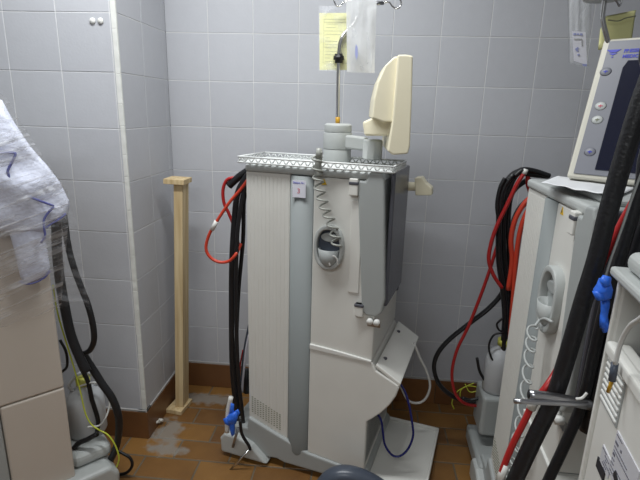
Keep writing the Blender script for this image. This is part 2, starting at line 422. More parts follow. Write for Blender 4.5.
# ------------------------------------------------------------------ the dialysis machines
def rot2(x, y, a): return (x * math.cos(a) - y * math.sin(a), x * math.sin(a) + y * math.cos(a))
def dialysis(label, ox, oy, ang, full=True):
    t = thing('dialysis_machine', label, 'dialysis machine', (ox, oy, 0), R(ang))
    W = 0.34
    # base with raised rear shelf
    b = MB()
    b.prism([(-0.165, 0.02), (-0.17, 0.075), (-0.150, 0.118), (-0.075, 0.125), (-0.07, 0.170), (0.155, 0.090), (0.352, 0.070), (0.364, 0.06), (0.364, 0.022), (0.07, 0.022), (0.04, 0.03), (-0.02, 0.022)], -0.012, W + 0.012)
    b.build('base', M['grey'], t, bevel=0.008, segs=3)
    for yy in (-0.036, W - 0.01):
        MB().prism([(-0.170, 0.014), (-0.173, 0.07), (-0.155, 0.095), (-0.10, 0.095), (-0.045, 0.072), (0.0, 0.03), (0.015, 0.014)], yy, yy + 0.046).build('base_bumper', M['lgrey'], t, bevel=0.016, segs=4)
    for (cx, cy) in ((-0.12, 0.02), (-0.12, W - 0.02), (0.31, 0.04), (0.31, W - 0.04)):
        c = MB(); c.lathe([(0.0, -0.012), (0.022, -0.012), (0.024, -0.006), (0.024, 0.006), (0.022, 0.012), (0.0, 0.012)], (cx, cy, 0.0245), axis='y', n=20)
        c.build('caster', M['black'], t)
    MB().box(-0.062, 0.352, 0.008, W - 0.006, 0.09, 1.028).build('cabinet_core', M['grey'], t, bevel=0.004)
    # ribbed panel with ventilation slots
    b = MB()
    b.prism([(-0.070, 0.168), (0.077, 0.108), (0.077, 1.028), (-0.070, 1.028)], -0.001, 0.01)
    n = 11
    for i in range(n):
        x0 = -0.068 + i * 0.1435 / n
        z0 = 0.170 - (x0 + 0.07) * 0.408
        b.box(x0 + 0.001, x0 + 0.0115, -0.0017, 0.0, z0 + 0.004, 1.018)
    b.mi = 1
    for i in range(11):
        for j in range(8):
            x0 = -0.060 + i * 0.0105; z0 = 0.182 - (x0 + 0.07) * 0.408 + 0.010 + j * 0.0082
            b.box(x0, x0 + 0.0062, -0.0026, -0.0014, z0, z0 + 0.0032)
    b.build('ribbed_side_panel', [M['white'], M['gink']], t, bevel=0.0012, segs=1)
    MB().box(-0.072, -0.06, 0.004, W - 0.004, 0.178, 1.026).build('rear_panel', M['white'], t, bevel=0.003)
    # half-round grey corner post
    prof = [(0.0, 0.052), (0.020, 0.054), (0.030, 0.062), (0.036, 0.080), (0.0375, 0.11), (0.0375, 1.027), (0.0, 1.027)]
    MB().lathe(prof, (0.115, 0.004, 0), n=40, sy=0.5).build('corner_post', M['post'], t)
    # upper and lower white housings; the lower one swells forward
    b = MB(); b.prism([(0.153, 0.483), (0.357, 0.477), (0.357, 1.028), (0.153, 1.028)], -0.003, W)
    b.build('upper_housing', M['white'], t, bevel=0.004)
    low = [(0.153, 0.089), (0.352, 0.069), (0.352, 0.262), (0.368, 0.276), (0.395, 0.304), (0.421, 0.340), (0.438, 0.374), (0.446, 0.404), (0.443, 0.413), (0.372, 0.447), (0.358, 0.473), (0.153, 0.479)]
    b = MB(); b.prism(low, -0.005, W); b.build('lower_housing', M['white'], t, bevel=0.004)
    b = MB(); b.prism([(0.153, 0.478), (0.153, 0.495), (0.24, 0.490), (0.356, 0.479), (0.356, 0.472)], -0.0085, 0.0); b.build('seam_strip', M['hwhite'], t, bevel=0.002)  # chamfer along the seam, its highlight put into the paler colour
    # sloping shelf on the swell
    s = MB(); s.prism([(0.368, 0.458), (0.371, 0.468), (0.450, 0.420), (0.447, 0.408), (0.444, 0.408)], -0.002, W + 0.002)
    sh = s.build('sloping_shelf', M['white'], t, bevel=0.004)
    for yy in (0.06, 0.27):
        d = MB(); d.lathe([(0.0, 0.0), (0.007, 0.0), (0.0065, 0.004), (0.0, 0.005)], (0.385, yy, 0.4585), n=14); d.build('rubber_stud', M['dgrey'], sh)
    # drip tray in front of the base
    d = MB(); d.box(0.36, 0.555, 0.0, W + 0.015, 0.03, 0.040)
    d.box(0.36, 0.555, 0.0, 0.008, 0.036, 0.052); d.box(0.36, 0.555, W + 0.005, W + 0.015, 0.036, 0.052); d.box(0.547, 0.555, 0.0, W + 0.015, 0.036, 0.052)
    d.build('drip_tray', M['white'], t, bevel=0.004, segs=3)
    # top plate, grey front corner notch
    tp = MB(); tp.box(-0.072, 0.355, -0.008, W + 0.008, 1.029, 1.052); tp.build('top_plate', M['lgrey'], t, bevel=0.008, segs=3)
    # door
    MB().prism([(0.288,1.0117),(0.2901,1.0288),(0.3104,1.0275),(0.3205,1.0532),(0.3542,1.0555),(0.364,1.0343),(0.386,0.6843),(0.3797,0.6422),(0.3653,0.63),(0.3318,0.6272),(0.3187,0.641)], -0.014, 0.19).build('door_edge', M['grey'], t, bevel=0.006, segs=3)
    fd = MB(); fd.box(0.352, 0.386, 0.192, 0.212, 0.64, 1.05)
    fd.box(0.379, 0.391, 0.0, 0.222, 0.66, 1.056)
    fd.build('front_door', M['dgrey'], t, bevel=0.012, segs=3)
    hb = MB(); hb.box(*[0.2707,0.3041], -0.007, 0.0, 0.69, 0.97); hb.build('hinge_bar', M['white'], t, bevel=0.002)
    for (h0, h1, z0, z1) in [(0.2648,0.2905,0.9841,1.033),(0.2971,0.3239,0.6209,0.6614)]:
        c = MB(); c.box(h0, h1, -0.019, 0.0, z0, z1); c.mi = 1
        zm = z0 + 0.62 * (z1 - z0) if z0 > 0.9 else z1 - 0.01
        c.box(h0 - 0.001, h1 + 0.001, -0.0205, 0.0, zm, zm + 0.010); c.build('hinge_clip', [M['white'], M['dgrey']], t, bevel=0.003)
    c = MB()
    for dx in (0.0, 0.021): c.tube([(0.346 + dx, -0.004, 0.612), (0.346 + dx, -0.022, 0.612)], 0.0095, n=14)
    c.mi = 1; c.box(0.337, 0.376, -0.006, 0.0, 0.592, 0.61)
    c.build('hose_coupling', [M['hwhite'], M['steel']], t)
    # holder for the rinse wand : oval rim, dark well and grey cup
    cx, cz, a, bb = (0.2095, 0.824, 0.0455, 0.068) if full else (0.222, 0.820, 0.052, 0.078)
    wh = MB(); ring_prism(wh, cx, cz, a, bb, a * 0.78, bb * 0.80, -0.024, 0.0)
    rim = wh.build('wand_holder', M['lgrey'], t, bevel=0.003)
    MB().prism(ell(cx, cz, a * 0.80, bb * 0.82), -0.0065, -0.002).build('well', M['slate'] if full else M['grey'], rim)
    q = MB(); q.lathe([(0.0, -0.062), (0.016, -0.058), (0.026, -0.04), (0.031, -0.005), (0.028, -0.005), (0.020, -0.042), (0.0, -0.05)], (cx, -0.012, cz), n=24, sx=1.1, sy=0.85)
    q.build('cup', M['lgrey'] if not full else M['grey'], rim)
    q = MB(); q.prism(ell(cx + 0.002, cz + 0.030, 0.028, 0.014), -0.016, -0.005); q.build('wand_head', M['grey'], rim, bevel=0.003)
    # warning triangle
    wt = MB(); wx, wz = (0.1845,1.0146)
    wt.prism([(wx - 0.009, wz - 0.008), (wx + 0.009, wz - 0.008), (wx, wz + 0.010)], -0.0040, -0.0030)
    wt.mi = 1; wt.prism([(wx - 0.0018, wz - 0.005), (wx + 0.0024, wz - 0.001), (wx, wz + 0.005), (wx - 0.002, wz)], -0.0044, -0.0039)
    wt.build('warning_sticker', [M['warn'], M['ink']], t)
    return t

W = 0.34
# ---- the middle machine
Mx = dialysis('white and grey dialysis machine standing free in the middle, cream monitor seen edge-on', .310, -.4426, -15)
# perforated wire tray on top
def lattice(parent, x0, x1, y0, y1, z0, z1, mat, cell=0.017):
    r = MB(); e = 0.0021
    for z in (z0, z1):
        for y in (y0, y1): r.tube([(x0, y, z), (x1, y, z)], 0.0028, n=6, smooth=False)
        for x in (x0, x1): r.tube([(x, y0, z), (x, y1, z)], 0.0028, n=6, smooth=False)
    n = int((x1 - x0) / cell)
    for y in (y0, y1):
        for i in range(n):
            a, b = x0 + (x1-x0)*i/n, x0 + (x1-x0)*(i+1)/n; mm = (a+b)/2
            r.tube([(a, y, z0), (mm, y, z1)], e, n=5, smooth=False); r.tube([(mm, y, z1), (b, y, z0)], e, n=5, smooth=False)
    k = int((y1 - y0) / cell)
    for x in (x0, x1):
        for i in range(k):
            a, b = y0 + (y1-y0)*i/k, y0 + (y1-y0)*(i+1)/k; mm = (a+b)/2
            r.tube([(x, a, z0), (x, mm, z1)], e, n=5, smooth=False); r.tube([(x, mm, z1), (x, b, z0)], e, n=5, smooth=False)
    for i in range(-k, n + 1):       # diagonal floor wires both ways
        for sgn in (1, -1):
            pts = []
            for j in range(k + 1):
                x = x0 + (x1-x0)*(i + (j if sgn > 0 else k - j))/n
                if x0 - 1e-6 <= x <= x1 + 1e-6: pts.append((x, y0 + (y1-y0)*j/k, z0))
            if len(pts) > 1: r.tube([pts[0], pts[-1]], e, n=5, smooth=False)
    return r.build('wire_tray', mat, parent)
lattice(Mx, -0.088, 0.388, -0.018, 0.162, 1.057, 1.073, M['rackw'], 0.0225)
# sticker with the machine number
st = MB(); sx0, sx1, sz0, sz1 = 0.083, 0.137, 0.975, 1.018
s_ = MB(); s_.box(0.092, 0.134, -0.0182, -0.0175, 0.965, 1.016); stick = s_.build('number_sticker', M['sticker'], Mx)
stick.location = (0, 0, 0)
text('Dialyse Nr.', 0.0078, M['logo'], stick, (0.094, -0.0184, 1.006), (R(90), 0, 0))
text('3', 0.020, M['red_ink'], stick, (0.107, -0.0184, 0.978), (R(90), 0, 0))
# swivel arm and monitor
P0 = Vector((0.1775,0.13,1.1211))
post = MB()
post.lathe([(0.0, 1.053), (0.043, 1.053), (0.043, 1.10), (0.040, 1.10), (0.0, 1.10)], (P0.x, P0.y, 0))
post.lathe([(0.0, 1.101), (0.044, 1.101), (0.044, 1.150), (0.0, 1.150)], (P0.x, P0.y, 0))
post.lathe([(0.0, 1.151), (0.042, 1.151), (0.042, 1.172), (0.036, 1.177), (0.0, 1.177)], (P0.x, P0.y, 0))
post.build('swivel_post', M['lgrey'], Mx, bevel=0.001)
arm = MB(); A1 = P0 + Vector((0.105, -0.02, 0))
arm.prism([(P0.x, 1.106), (A1.x - 0.01, 1.100), (A1.x - 0.01, 1.140), (P0.x, 1.148)], P0.y - 0.028, P0.y + 0.01)
arm.lathe([(0.0, 1.075), (0.026, 1.075), (0.029, 1.08), (0.029, 1.135), (0.0, 1.135)], (A1.x + 0.012, A1.y, 0))
arm.build('swivel_arm', M['lgrey'], Mx, bevel=0.006)
MONX, MONA = 0.0, R(17)
def turned(mb, c, a):
    bmesh.ops.rotate(mb.bm, verts=mb.bm.verts[:], cent=c, matrix=Matrix.Rotation(a, 3, 'Z')); return mb
br = MB(); br.prism([(0.2747,1.1854),(0.3144,1.2031),(0.3514,1.2015),(0.3639,1.183),(0.3576,1.1501),(0.2826,1.1469)], 0.05, 0.15); br.build('monitor_bracket', M['cream'], Mx, bevel=0.006)
pv = (0.3995,0.0,1.2463)
mo = MB(); mo.prism([(0.3759,1.3574),(0.3965,1.3584),(0.4147,1.3558),(0.4205,1.2467),(0.4242,1.1288),(0.4204,1.1074),(0.3799,1.1025),(0.3655,1.1125),(0.3734,1.1997)], 0.0, 0.27)
turned(mo, pv, MONA).build('monitor', M['cream'], Mx, bevel=0.004)
fr = [(0.4148,1.3401),(0.4247,1.1288)]
ms_ = MB(); ms_.prism([(fr[0][0] - 0.001, fr[0][1]), (fr[0][0] + 0.0008, fr[0][1]), (fr[1][0] + 0.0008, fr[1][1]), (fr[1][0] - 0.001, fr[1][1])], 0.02, 0.25)
turned(ms_, pv, MONA).build('screen', M['screen'], Mx)
mb_ = MB(); mb_.prism([(0.3852,1.3545),(0.3694,1.3547),(0.3468,1.3325),(0.3303,1.292),(0.3219,1.248),(0.3193,1.198),(0.3506,1.1883),(0.3863,1.1895)], 0.015, 0.25)
turned(mb_, pv, MONA).build('monitor_back_cover', M['cream'], Mx, bevel=0.004, segs=3)
# front pipe clamp
cl = MB(); cp = [(0.3609,0.27,0.98),(0.4005,0.27,0.9798),(0.4261,0.27,0.9851)]
cl.tube([(0.36, 0.26, cp[0][2]), (cp[2][0], 0.26, cp[2][2])], 0.0145, n=16, smooth=False)
c2 = [(0.4045,0.27,1.0129),(0.4267,0.27,1.0177),(0.441,0.27,0.9993),(0.4615,0.27,0.9846),(0.4634,0.27,0.9619),(0.4121,0.27,0.9576)]
cl.prism([(p[0], p[2]) for p in c2], 0.238, 0.282)
cl.build('line_clamp', M['cream'], Mx, bevel=0.003)
# coiled wand hose from the top fitting to the holder
fit = MB(); fp = [(0.1764,-0.03,1.1126),(0.1771,-0.03,1.085),(0.1749,-0.03,1.0569),(0.1785,-0.03,1.0346)]
fit.tube(fp[:2], 0.0075, n=12, r1=0.011, smooth=False); fit.tube(fp[1:], 0.010, n=12)
fit.build('wand_fitting', M['coil'], Mx)
cpth = [(0.1723,-0.034,1.0989),(0.1732,-0.034,1.0628),(0.1773,-0.034,1.0236),(0.1861,-0.034,0.9814),(0.1993,-0.034,0.945),(0.2171,-0.034,0.9117),(0.2337,-0.034,0.8721),(0.2411,-0.034,0.8372)]
cc = MB(); P = [Vector(p) for p in cpth]
def along(P, t):
    s = t * (len(P) - 1); i = min(int(s), len(P) - 2); return P[i].lerp(P[i+1], s - i)
pts = []; TT = 10
for i in range(TT * 16 + 1):
    t = i / (TT * 16); a = 2 * PI * TT * t
    c = along(P, t); pts.append(c + Vector((math.cos(a) * 0.0135, math.sin(a) * 0.014, 0.002 * math.cos(a))))
cc.tube(pts, 0.0031, n=7, smooth=False).build('coiled_hose', M['coil'], Mx)
hk = MB(); hk.tube([(0.2205,-0.03,0.7723),(0.2166,-0.03,0.7934),(0.2287,-0.03,0.8042),(0.2413,-0.03,0.7967),(0.245,-0.03,0.7788)], 0.003, n=8); hk.build('wand_tip', M['tube_white'], Mx)
# hoses at the rear
def hose(name, pts, r, mat, parent, flat=1.0, bands=()):
    h = MB(); h.tube(pts, r, n=10, flat=flat)
    return h.build(name, mat, parent)
Mi = Matrix.Translation((.310, -.4426, 0)) @ Matrix.Rotation(R(-15), 4, 'Z')
Mi = Mi.inverted()
def ml(pts): return [tuple(Mi @ Vector(p)) for p in pts]
hose('drain_hose', ml([(0.2455,-0.39,1.0216),(0.2227,-0.39,0.9893),(0.2025,-0.39,0.9437),(0.1908,-0.39,0.8483),(0.1817,-0.39,0.729),(0.1769,-0.39,0.5869),(0.1738,-0.39,0.3612),(0.1814,-0.39,0.2022),(0.1897,-0.39,0.0525)]), 0.0105, M['hose_black'], Mx, 0.6)
hose('drain_hose', ml([(0.2489,-0.405,1.0112),(0.2293,-0.405,0.9665),(0.2153,-0.405,0.8954),(0.2038,-0.405,0.8026),(0.1965,-0.405,0.5943),(0.1986,-0.405,0.3327),(0.2103,-0.405,0.174),(0.2195,-0.405,0.0498)]), 0.0075, M['hose_black'], Mx, 0.7)
hose('drain_hose', ml([(0.2346,-0.36,0.9725),(0.2175,-0.36,0.9261),(0.2121,-0.36,0.791),(0.1913,-0.36,0.5757),(0.1783,-0.36,0.2646),(0.1933,-0.36,0.0562)]), 0.007, M['black'], Mx)
hose('hose_holder', ml([(0.2376,-0.37,1.0252),(0.2081,-0.37,1.0051),(0.1816,-0.37,0.9816),(0.1715,-0.37,0.9715)]), 0.012, M['black'], Mx)
rh = hose('water_hose', ml([(0.2469,-0.41,1.0055),(0.221,-0.41,0.9701),(0.1817,-0.41,0.9239),(0.1411,-0.41,0.8637),(0.1132,-0.41,0.816),(0.1017,-0.41,0.7717),(0.114,-0.41,0.7417),(0.1437,-0.41,0.7262),(0.1772,-0.41,0.7315),(0.201,-0.41,0.7567),(0.2077,-0.37,0.7797)]), 0.0052, M['red2'], Mx)
hose('hose_band', ml([(0.1394,-0.41,0.8636),(0.1237,-0.41,0.8331)]), 0.0072, M['hwhite'], rh)
hose('water_hose', ml([(0.2339,-0.37,0.9869),(0.195,-0.37,0.9981),(0.1654,-0.37,0.9906),(0.1515,-0.37,0.9577),(0.1537,-0.37,0.9152),(0.1694,-0.37,0.8794),(0.1916,-0.37,0.8199),(0.1973,-0.37,0.7654),(0.183,-0.37,0.7298)]), 0.0055, M['red'], Mx)
ck = MB(); ck.tube(ml([(0.2106,-0.33,0.1991),(0.2081,-0.33,0.2901)]), 0.014, n=12, smooth=False); ck.build('suction_foot', M['black'], Mx)
hose('cable', ml([(0.2287,-0.36,0.4846),(0.2134,-0.36,0.4066),(0.2053,-0.36,0.3471),(0.1964,-0.36,0.2457)]), 0.004, M['slate'], Mx)
hose('cable', ml([(0.2283,-0.36,0.4464),(0.2167,-0.36,0.3873),(0.2042,-0.36,0.2749),(0.1996,-0.36,0.2173)]), 0.0045, M['sticker'], Mx)
hose('cable', ml([(0.2059,-0.36,0.3865),(0.194,-0.36,0.3223),(0.1892,-0.36,0.2574)]), 0.003, M['red'], Mx)
hose('clamp_pipe', ml([(0.2123,-0.47,0.1474),(0.193,-0.47,0.0685)]), 0.005, M['steel'], Mx)
hose('outlet_hose', ml([(0.2253,-0.49,0.1947),(0.2313,-0.49,0.1401),(0.2551,-0.49,0.0945),(0.2584,-0.49,0.0787)]), 0.0055, M['black'], Mx)
hose('steel_rod', ml([(0.2574,-0.5,0.0865),(0.1854,-0.5,-0.0067)]), 0.0034, M['chrome'], Mx)
hose('connector', ml([(0.1961,-0.49,0.2807),(0.1845,-0.49,0.222),(0.1791,-0.49,0.143)]), 0.008, M['hwhite'], Mx)
# sample tubes at the front
hose('blue_tube', ml([(0.6789,-0.5,0.2741),(0.6967,-0.5,0.2458),(0.7061,-0.5,0.1975),(0.7154,-0.5,0.1523),(0.7408,-0.5,0.1159),(0.7672,-0.5,0.1147),(0.7912,-0.5,0.1444),(0.8036,-0.5,0.1955),(0.7965,-0.5,0.2476),(0.7823,-0.5,0.3093),(0.7626,-0.5,0.362),(0.7351,-0.5,0.3956),(0.6826,-0.5,0.4303)]), 0.0038, M['blue'], Mx)
hose('white_tube', ml([(0.8078,-0.3,0.428),(0.8333,-0.3,0.3711),(0.8624,-0.3,0.3176),(0.8777,-0.3,0.2622),(0.8676,-0.3,0.2119),(0.8406,-0.3,0.1887),(0.8037,-0.3,0.198),(0.7705,-0.3,0.2572)]), 0.0045, M['tube_white'], Mx)
# caster hood near the camera
cv = MB(); cp = ml([(0.5192,-0.62,0.0719),(0.5494,-0.62,0.1127),(0.5893,-0.62,0.1282),(0.6423,-0.62,0.1191),(0.6995,-0.62,0.0882),(0.7391,-0.62,0.0476)])
cv.tube(cp, 0.026, n=18, flat=1.2); cv.build('wheel_guard', M['slate'], Mx)

# blue glove tied to the hose
def blob(name, parts, mat, label=None, cat=None, parent=None, nz=0.004):
    g = MB()
    for i, (o, h) in enumerate(parts): g.cushion(o, h, h, nz=nz, seed=i, fr=60)
    o = g.build(name, mat, parent)
    if label: tag(o, label, cat)
    return o
def gl_glove(pts_list, label):
    return blob('disposable_glove', pts_list, M['glove'], label, 'glove')
gl_glove([([(0.1729,-0.5,0.1969),(0.1942,-0.5,0.226),(0.2183,-0.5,0.2359),(0.2213,-0.5,0.2131),(0.214,-0.5,0.1852),(0.1863,-0.5,0.1826)], 0.012),
          ([(0.1887,-0.495,0.1948),(0.2094,-0.495,0.1968),(0.2083,-0.495,0.1417),(0.1976,-0.495,0.1287),(0.1913,-0.495,0.1558)], 0.010),
          ([(0.1898,-0.497,0.2196),(0.1976,-0.497,0.2626),(0.2078,-0.497,0.2597),(0.2068,-0.497,0.2135)], 0.007), ([(0.1711,-0.505,0.2042),(0.1851,-0.505,0.2132),(0.195,-0.505,0.1987),(0.1911,-0.505,0.1789),(0.1775,-0.505,0.1854)], 0.006), ([(0.204,-0.498,0.2293),(0.2213,-0.498,0.2424),(0.2279,-0.498,0.2277),(0.2173,-0.498,0.2074)], 0.006)], 'blue disposable glove tied to the hoses of the middle machine, low by its base')

# infusion pole with bag and papers of the middle machine
pole = hose('infusion_pole', ml([(0.5119,-0.34,1.1715),(0.5107,-0.34,1.2461),(0.5086,-0.34,1.3445),(0.5087,-0.34,1.3841),(0.5134,-0.34,1.4176),(0.5274,-0.34,1.4399),(0.55,-0.34,1.462),(0.566,-0.34,1.4946),(0.5674,-0.34,1.5267),(0.5656,-0.34,1.5635)]), 0.0062, M['chrome'], Mx)
hose('clamp_collar', ml([(0.5089,-0.34,1.3531),(0.5083,-0.34,1.3785)]), 0.0125, M['black'], pole)
hose('clamp_collar', ml([(0.5086,-0.34,1.3616),(0.5085,-0.34,1.3728)]), 0.0165, M['black'], pole)
hose('amber_ring', ml([(0.5121,-0.34,1.1746),(0.5119,-0.34,1.1956)]), 0.0075, M['amber'], pole)
hose('hook', ml([(0.5676,-0.36,1.5278),(0.6112,-0.36,1.5125),(0.645,-0.36,1.518),(0.657,-0.36,1.5076),(0.6688,-0.36,1.5012),(0.6799,-0.36,1.5052),(0.6818,-0.36,1.5183),(0.6726,-0.36,1.5286),(0.6555,-0.36,1.5311)]), 0.0022, M['chrome'], pole)
hose('hook_arm', ml([(0.5826,-0.358,1.5126),(0.6338,-0.358,1.5157)]), 0.005, M['steel'], pole)
hose('hook', ml([(0.5674,-0.36,1.5305),(0.5422,-0.36,1.5198),(0.5193,-0.36,1.517),(0.5081,-0.36,1.5063),(0.4965,-0.36,1.5089),(0.4902,-0.36,1.522),(0.4927,-0.36,1.5351)]), 0.0022, M['chrome'], pole)
bg = MB()
rows = []
Bq = [(0.5248,-0.385,1.548),(0.6115,-0.385,1.5485),(0.5368,-0.385,1.3246),(0.6171,-0.385,1.3235)]
for j in range(19):
    t = j / 18; a = Vector(Bq[0]).lerp(Vector(Bq[2]), t); b = Vector(Bq[1]).lerp(Vector(Bq[3]), t); rr = []
    for i in range(13):
        s = i / 12; p = a.lerp(b, s)
        p.y += 0.008 * noise.noise(Vector((s * 5, t * 3, 1))) - 0.012 * math.sin(PI * s) * math.sin(PI * min(1, t * 1.0))
        rr.append(p)
    rows.append(rr)
bg.sheet(rows)
rows2 = [[Vector((p.x, 2 * -0.385 - p.y + 0.012, p.z)) for p in r] for r in rows]
bg.sheet(rows2)
bago = bg.build('plastic_bag', M['bag'])
tag(bago, 'milky plastic bag hanging from the infusion pole above the middle machine', 'bag')
lb = MB(); lb.box(-0.012, 0.012, 0, 0.001, -0.04, 0.03)
# blue print on the pack inside the bag
pk = MB(); pk.cushion([(0.5464,-0.389,1.4435),(0.5632,-0.389,1.449),(0.6004,-0.389,1.4442),(0.6108,-0.389,1.3587),(0.5801,-0.389,1.3362),(0.5535,-0.389,1.3467)], 0.004, 0.003, nz=0.002)
pko = pk.build('packed_set', M['bagclear'], bago)
bb = MB(); bb.prism([(p[0], p[2]) for p in [(0.5601,-0.405,1.3991),(0.5648,-0.405,1.3912),(0.5672,-0.405,1.3698),(0.5636,-0.405,1.3563),(0.5586,-0.405,1.3697),(0.5584,-0.405,1.3884)]], -0.4035, -0.4028); bb.build('blue_print', M['faint_blue'], bago)
# yellow sheet in its sleeve
ys = MB(); yq = [(0.4462,-0.33,1.4925),(0.5366,-0.33,1.4934),(0.5434,-0.33,1.3346),(0.4505,-0.33,1.3328)]
ys.prism([(yq[3][0], yq[3][2]), (yq[2][0], yq[2][2]), (yq[1][0], yq[1][2]), (yq[0][0], yq[0][2])], -0.3305, -0.3300)
ys.mi = 1
fr_ = [(0.4601,-0.3308,1.4762),(0.5432,-0.3308,1.4771),(0.5486,-0.3308,1.3546),(0.4637,-0.3308,1.3531)]
x0, x1, z1, z0 = fr_[0][0], yq[1][0] - 0.003, fr_[0][2], fr_[3][2]
e = 0.0007
for (a, b, c, d) in ((x0, x1, z0, z0+e), (x0, x1, z1-e, z1), (x0, x0+e, z0, z1), (x0, x1, z1-0.009, z1-0.0083), (x0, x1, z0+0.045, z0+0.0457), (x0, x1, z0+0.09, z0+0.0907)):
    ys.box(a, b, -0.3310, -0.3304, c, d)
random.seed(9)
for i in range(13):
    zz = z1 - 0.014 - i * 0.0095
    ys.box(x0 + 0.006, x0 + 0.02 + random.random() * 0.045, -0.3309, -0.3304, zz, zz + 0.0008)
yo = ys.build('yellow_form', [M['ypaper'], M['form_ink']])
tag(yo, 'pale yellow printed form hanging left of the milky bag by the back wall', 'paper')
sl = MB(); sq = [(0.4431,-0.334,1.5108),(0.5359,-0.334,1.5116),(0.5436,-0.334,1.3314),(0.4479,-0.334,1.3295)]
rows = []
for j in range(15):
    t = j / 14; rr = []
    for i in range(9):
        s = i / 8; p = Vector(sq[0]).lerp(Vector(sq[1]), s).lerp(Vector(sq[3]).lerp(Vector(sq[2]), s), t)
        p.y += (0.006 if t < 0.14 else 0.0012) * noise.noise(Vector((s * 9, t * 30, 3))); rr.append(p)
    rows.append(rr)
sl.sheet(rows); slo = sl.build('clear_sleeve', M['sleeve'], yo)

# ---- the right-hand machine
RO = [1.0466,-0.6052]
Rx = dialysis('white and grey dialysis machine at the right with its screen turned to the room', RO[0], RO[1], -91.15, full=False)
Ri = (Matrix.Translation((RO[0], RO[1], 0)) @ Matrix.Rotation(R(-91.15), 4, 'Z')).inverted()
def rl(pts): return [tuple(Ri @ Vector(p)) for p in pts]
# moulded top with a sheet of paper
tp = MB(); tp.box(0.02, 0.33, 0.03, 0.30, 1.052, 1.066); tp.build('top_moulding', M['lgrey'], Rx, bevel=0.006)
# screen
BL = Vector((1.077, -0.688, 1.078)); yaw, tilt, HH, WW = R(-38.1), R(20.5), 0.339, 0.34
def mk(o):
    return o
def scr(mb, name, mats, parent, bevel=0.0):
    o = mb.build(name, mats, parent, bevel=bevel, segs=3)
    mw = Matrix.Translation(BL) @ Matrix.Rotation(yaw, 4, 'Z') @ Matrix.Rotation(-tilt, 4, 'X')
    if parent is Rx: o.matrix_local = Ri @ mw
    return o
q = MB(); q.box(0, WW, 0.0, 0.035, 0, HH); mo2 = scr(q, 'monitor', M['bezel_edge'], Rx, 0.006)
q = MB(); q.box(0.014, WW - 0.014, -0.003, 0.0, 0.010, HH - 0.008); scr(q, 'bezel', M['bezel'], mo2, 0.002)
q = MB(); q.prism([(0.057, 0.023), (WW - 0.03, 0.023), (WW - 0.03, HH - 0.058), (0.064, HH - 0.058), (0.057, HH - 0.075)], -0.0045, -0.003); scr(q, 'screen', M['screen'], mo2, 0.0)
q = MB(); q.prism([(0.05, 0.02), (WW - 0.05, 0.02), (WW - 0.07, HH - 0.04), (0.07, HH - 0.04)], 0.035, 0.06); scr(q, 'rear_cover', M['bezel_edge'], mo2, 0.01)
LX = 0.014
q = MB()
for (a, b, zt, dz) in ((0.0, 0.030, 0.0, 0.007), (0.006, 0.024, -0.009, 0.005), (0.012, 0.018, -0.017, 0.003)):
    q.prism([(LX + a, HH - 0.030 + zt), (LX + b, HH - 0.030 + zt), (LX + b - 0.009 if b - a > 0.01 else LX + (a+b)/2, HH - 0.030 + zt - dz), (LX + a + 0.009 if b - a > 0.01 else LX + (a+b)/2 - 0.0001, HH - 0.030 + zt - dz)], -0.0040, -0.0032)
scr(q, 'logo_mark', M['logo'], mo2)
text('FRESENIUS', 0.0108, M['logo'], mo2, (LX + 0.036, -0.0035, HH - 0.038), (R(90), 0, 0), bold=0.0004)
text('MEDICAL CARE', 0.0108, M['logo'], mo2, (LX + 0.036, -0.0035, HH - 0.051), (R(90), 0, 0), bold=0.0004)
for (bx, bz, mt) in ((0.024, 0.256, 'logo'), (0.033, 0.173, 'red_ink'), (0.034, 0.140, 'gink'), (0.037, 0.063, 'logo')):
    q = MB(); q.lathe([(0.0, -0.0050), (0.0085, -0.0048), (0.0105, -0.003), (0.0, -0.003)], (bx, 0, bz), axis='y', n=18, sx=1.2)
    q.mi = 1; q.box(bx - 0.0045, bx + 0.0045, -0.0058, -0.005, bz - 0.001, bz + 0.001); q.box(bx - 0.001, bx + 0.001, -0.0058, -0.005, bz - 0.004, bz + 0.003)
    scr(q, 'button', [M['lgrey'] if mt != 'logo' else M['bezel'], M[mt]], mo2)
ft = rl([(1.262, -0.735, 0)])[0]
q = MB(); q.lathe([(0.0, 1.05), (0.05, 1.05), (0.045, 1.07), (0.028, 1.08), (0.028, 1.19), (0.0, 1.19)], (ft[0], ft[1], 0)); q.build('monitor_foot', M['lgrey'], Rx)
# coiled wand hose hanging from the holder
hh = Vector((0.225, -0.022, 0.785))
hose('hose_tail', [(0.2946,-0.03,0.7971),(0.2608,-0.03,0.7888),(0.2283,-0.03,0.7718),(0.2456,-0.045,0.7639)], 0.0032, M['lgrey'], Rx)
pts = []; TT = 11
P = [Vector(p) for p in [(0.2329,-0.045,0.7605),(0.2381,-0.045,0.701),(0.2468,-0.045,0.6165),(0.2483,-0.045,0.5111),(0.2366,-0.045,0.4096),(0.2287,-0.045,0.3504)]]
for i in range(TT * 14 + 1):
    t = i / (TT * 14); a = 2 * PI * TT * t; rr = 0.021
    pts.append(along(P, t) + Vector((math.cos(a) * 0.022, math.sin(a) * 0.008, 0.004 * math.sin(a))))
MB().tube(pts, 0.0026, n=7, smooth=False).build('coiled_hose', M['lgrey'], Rx)
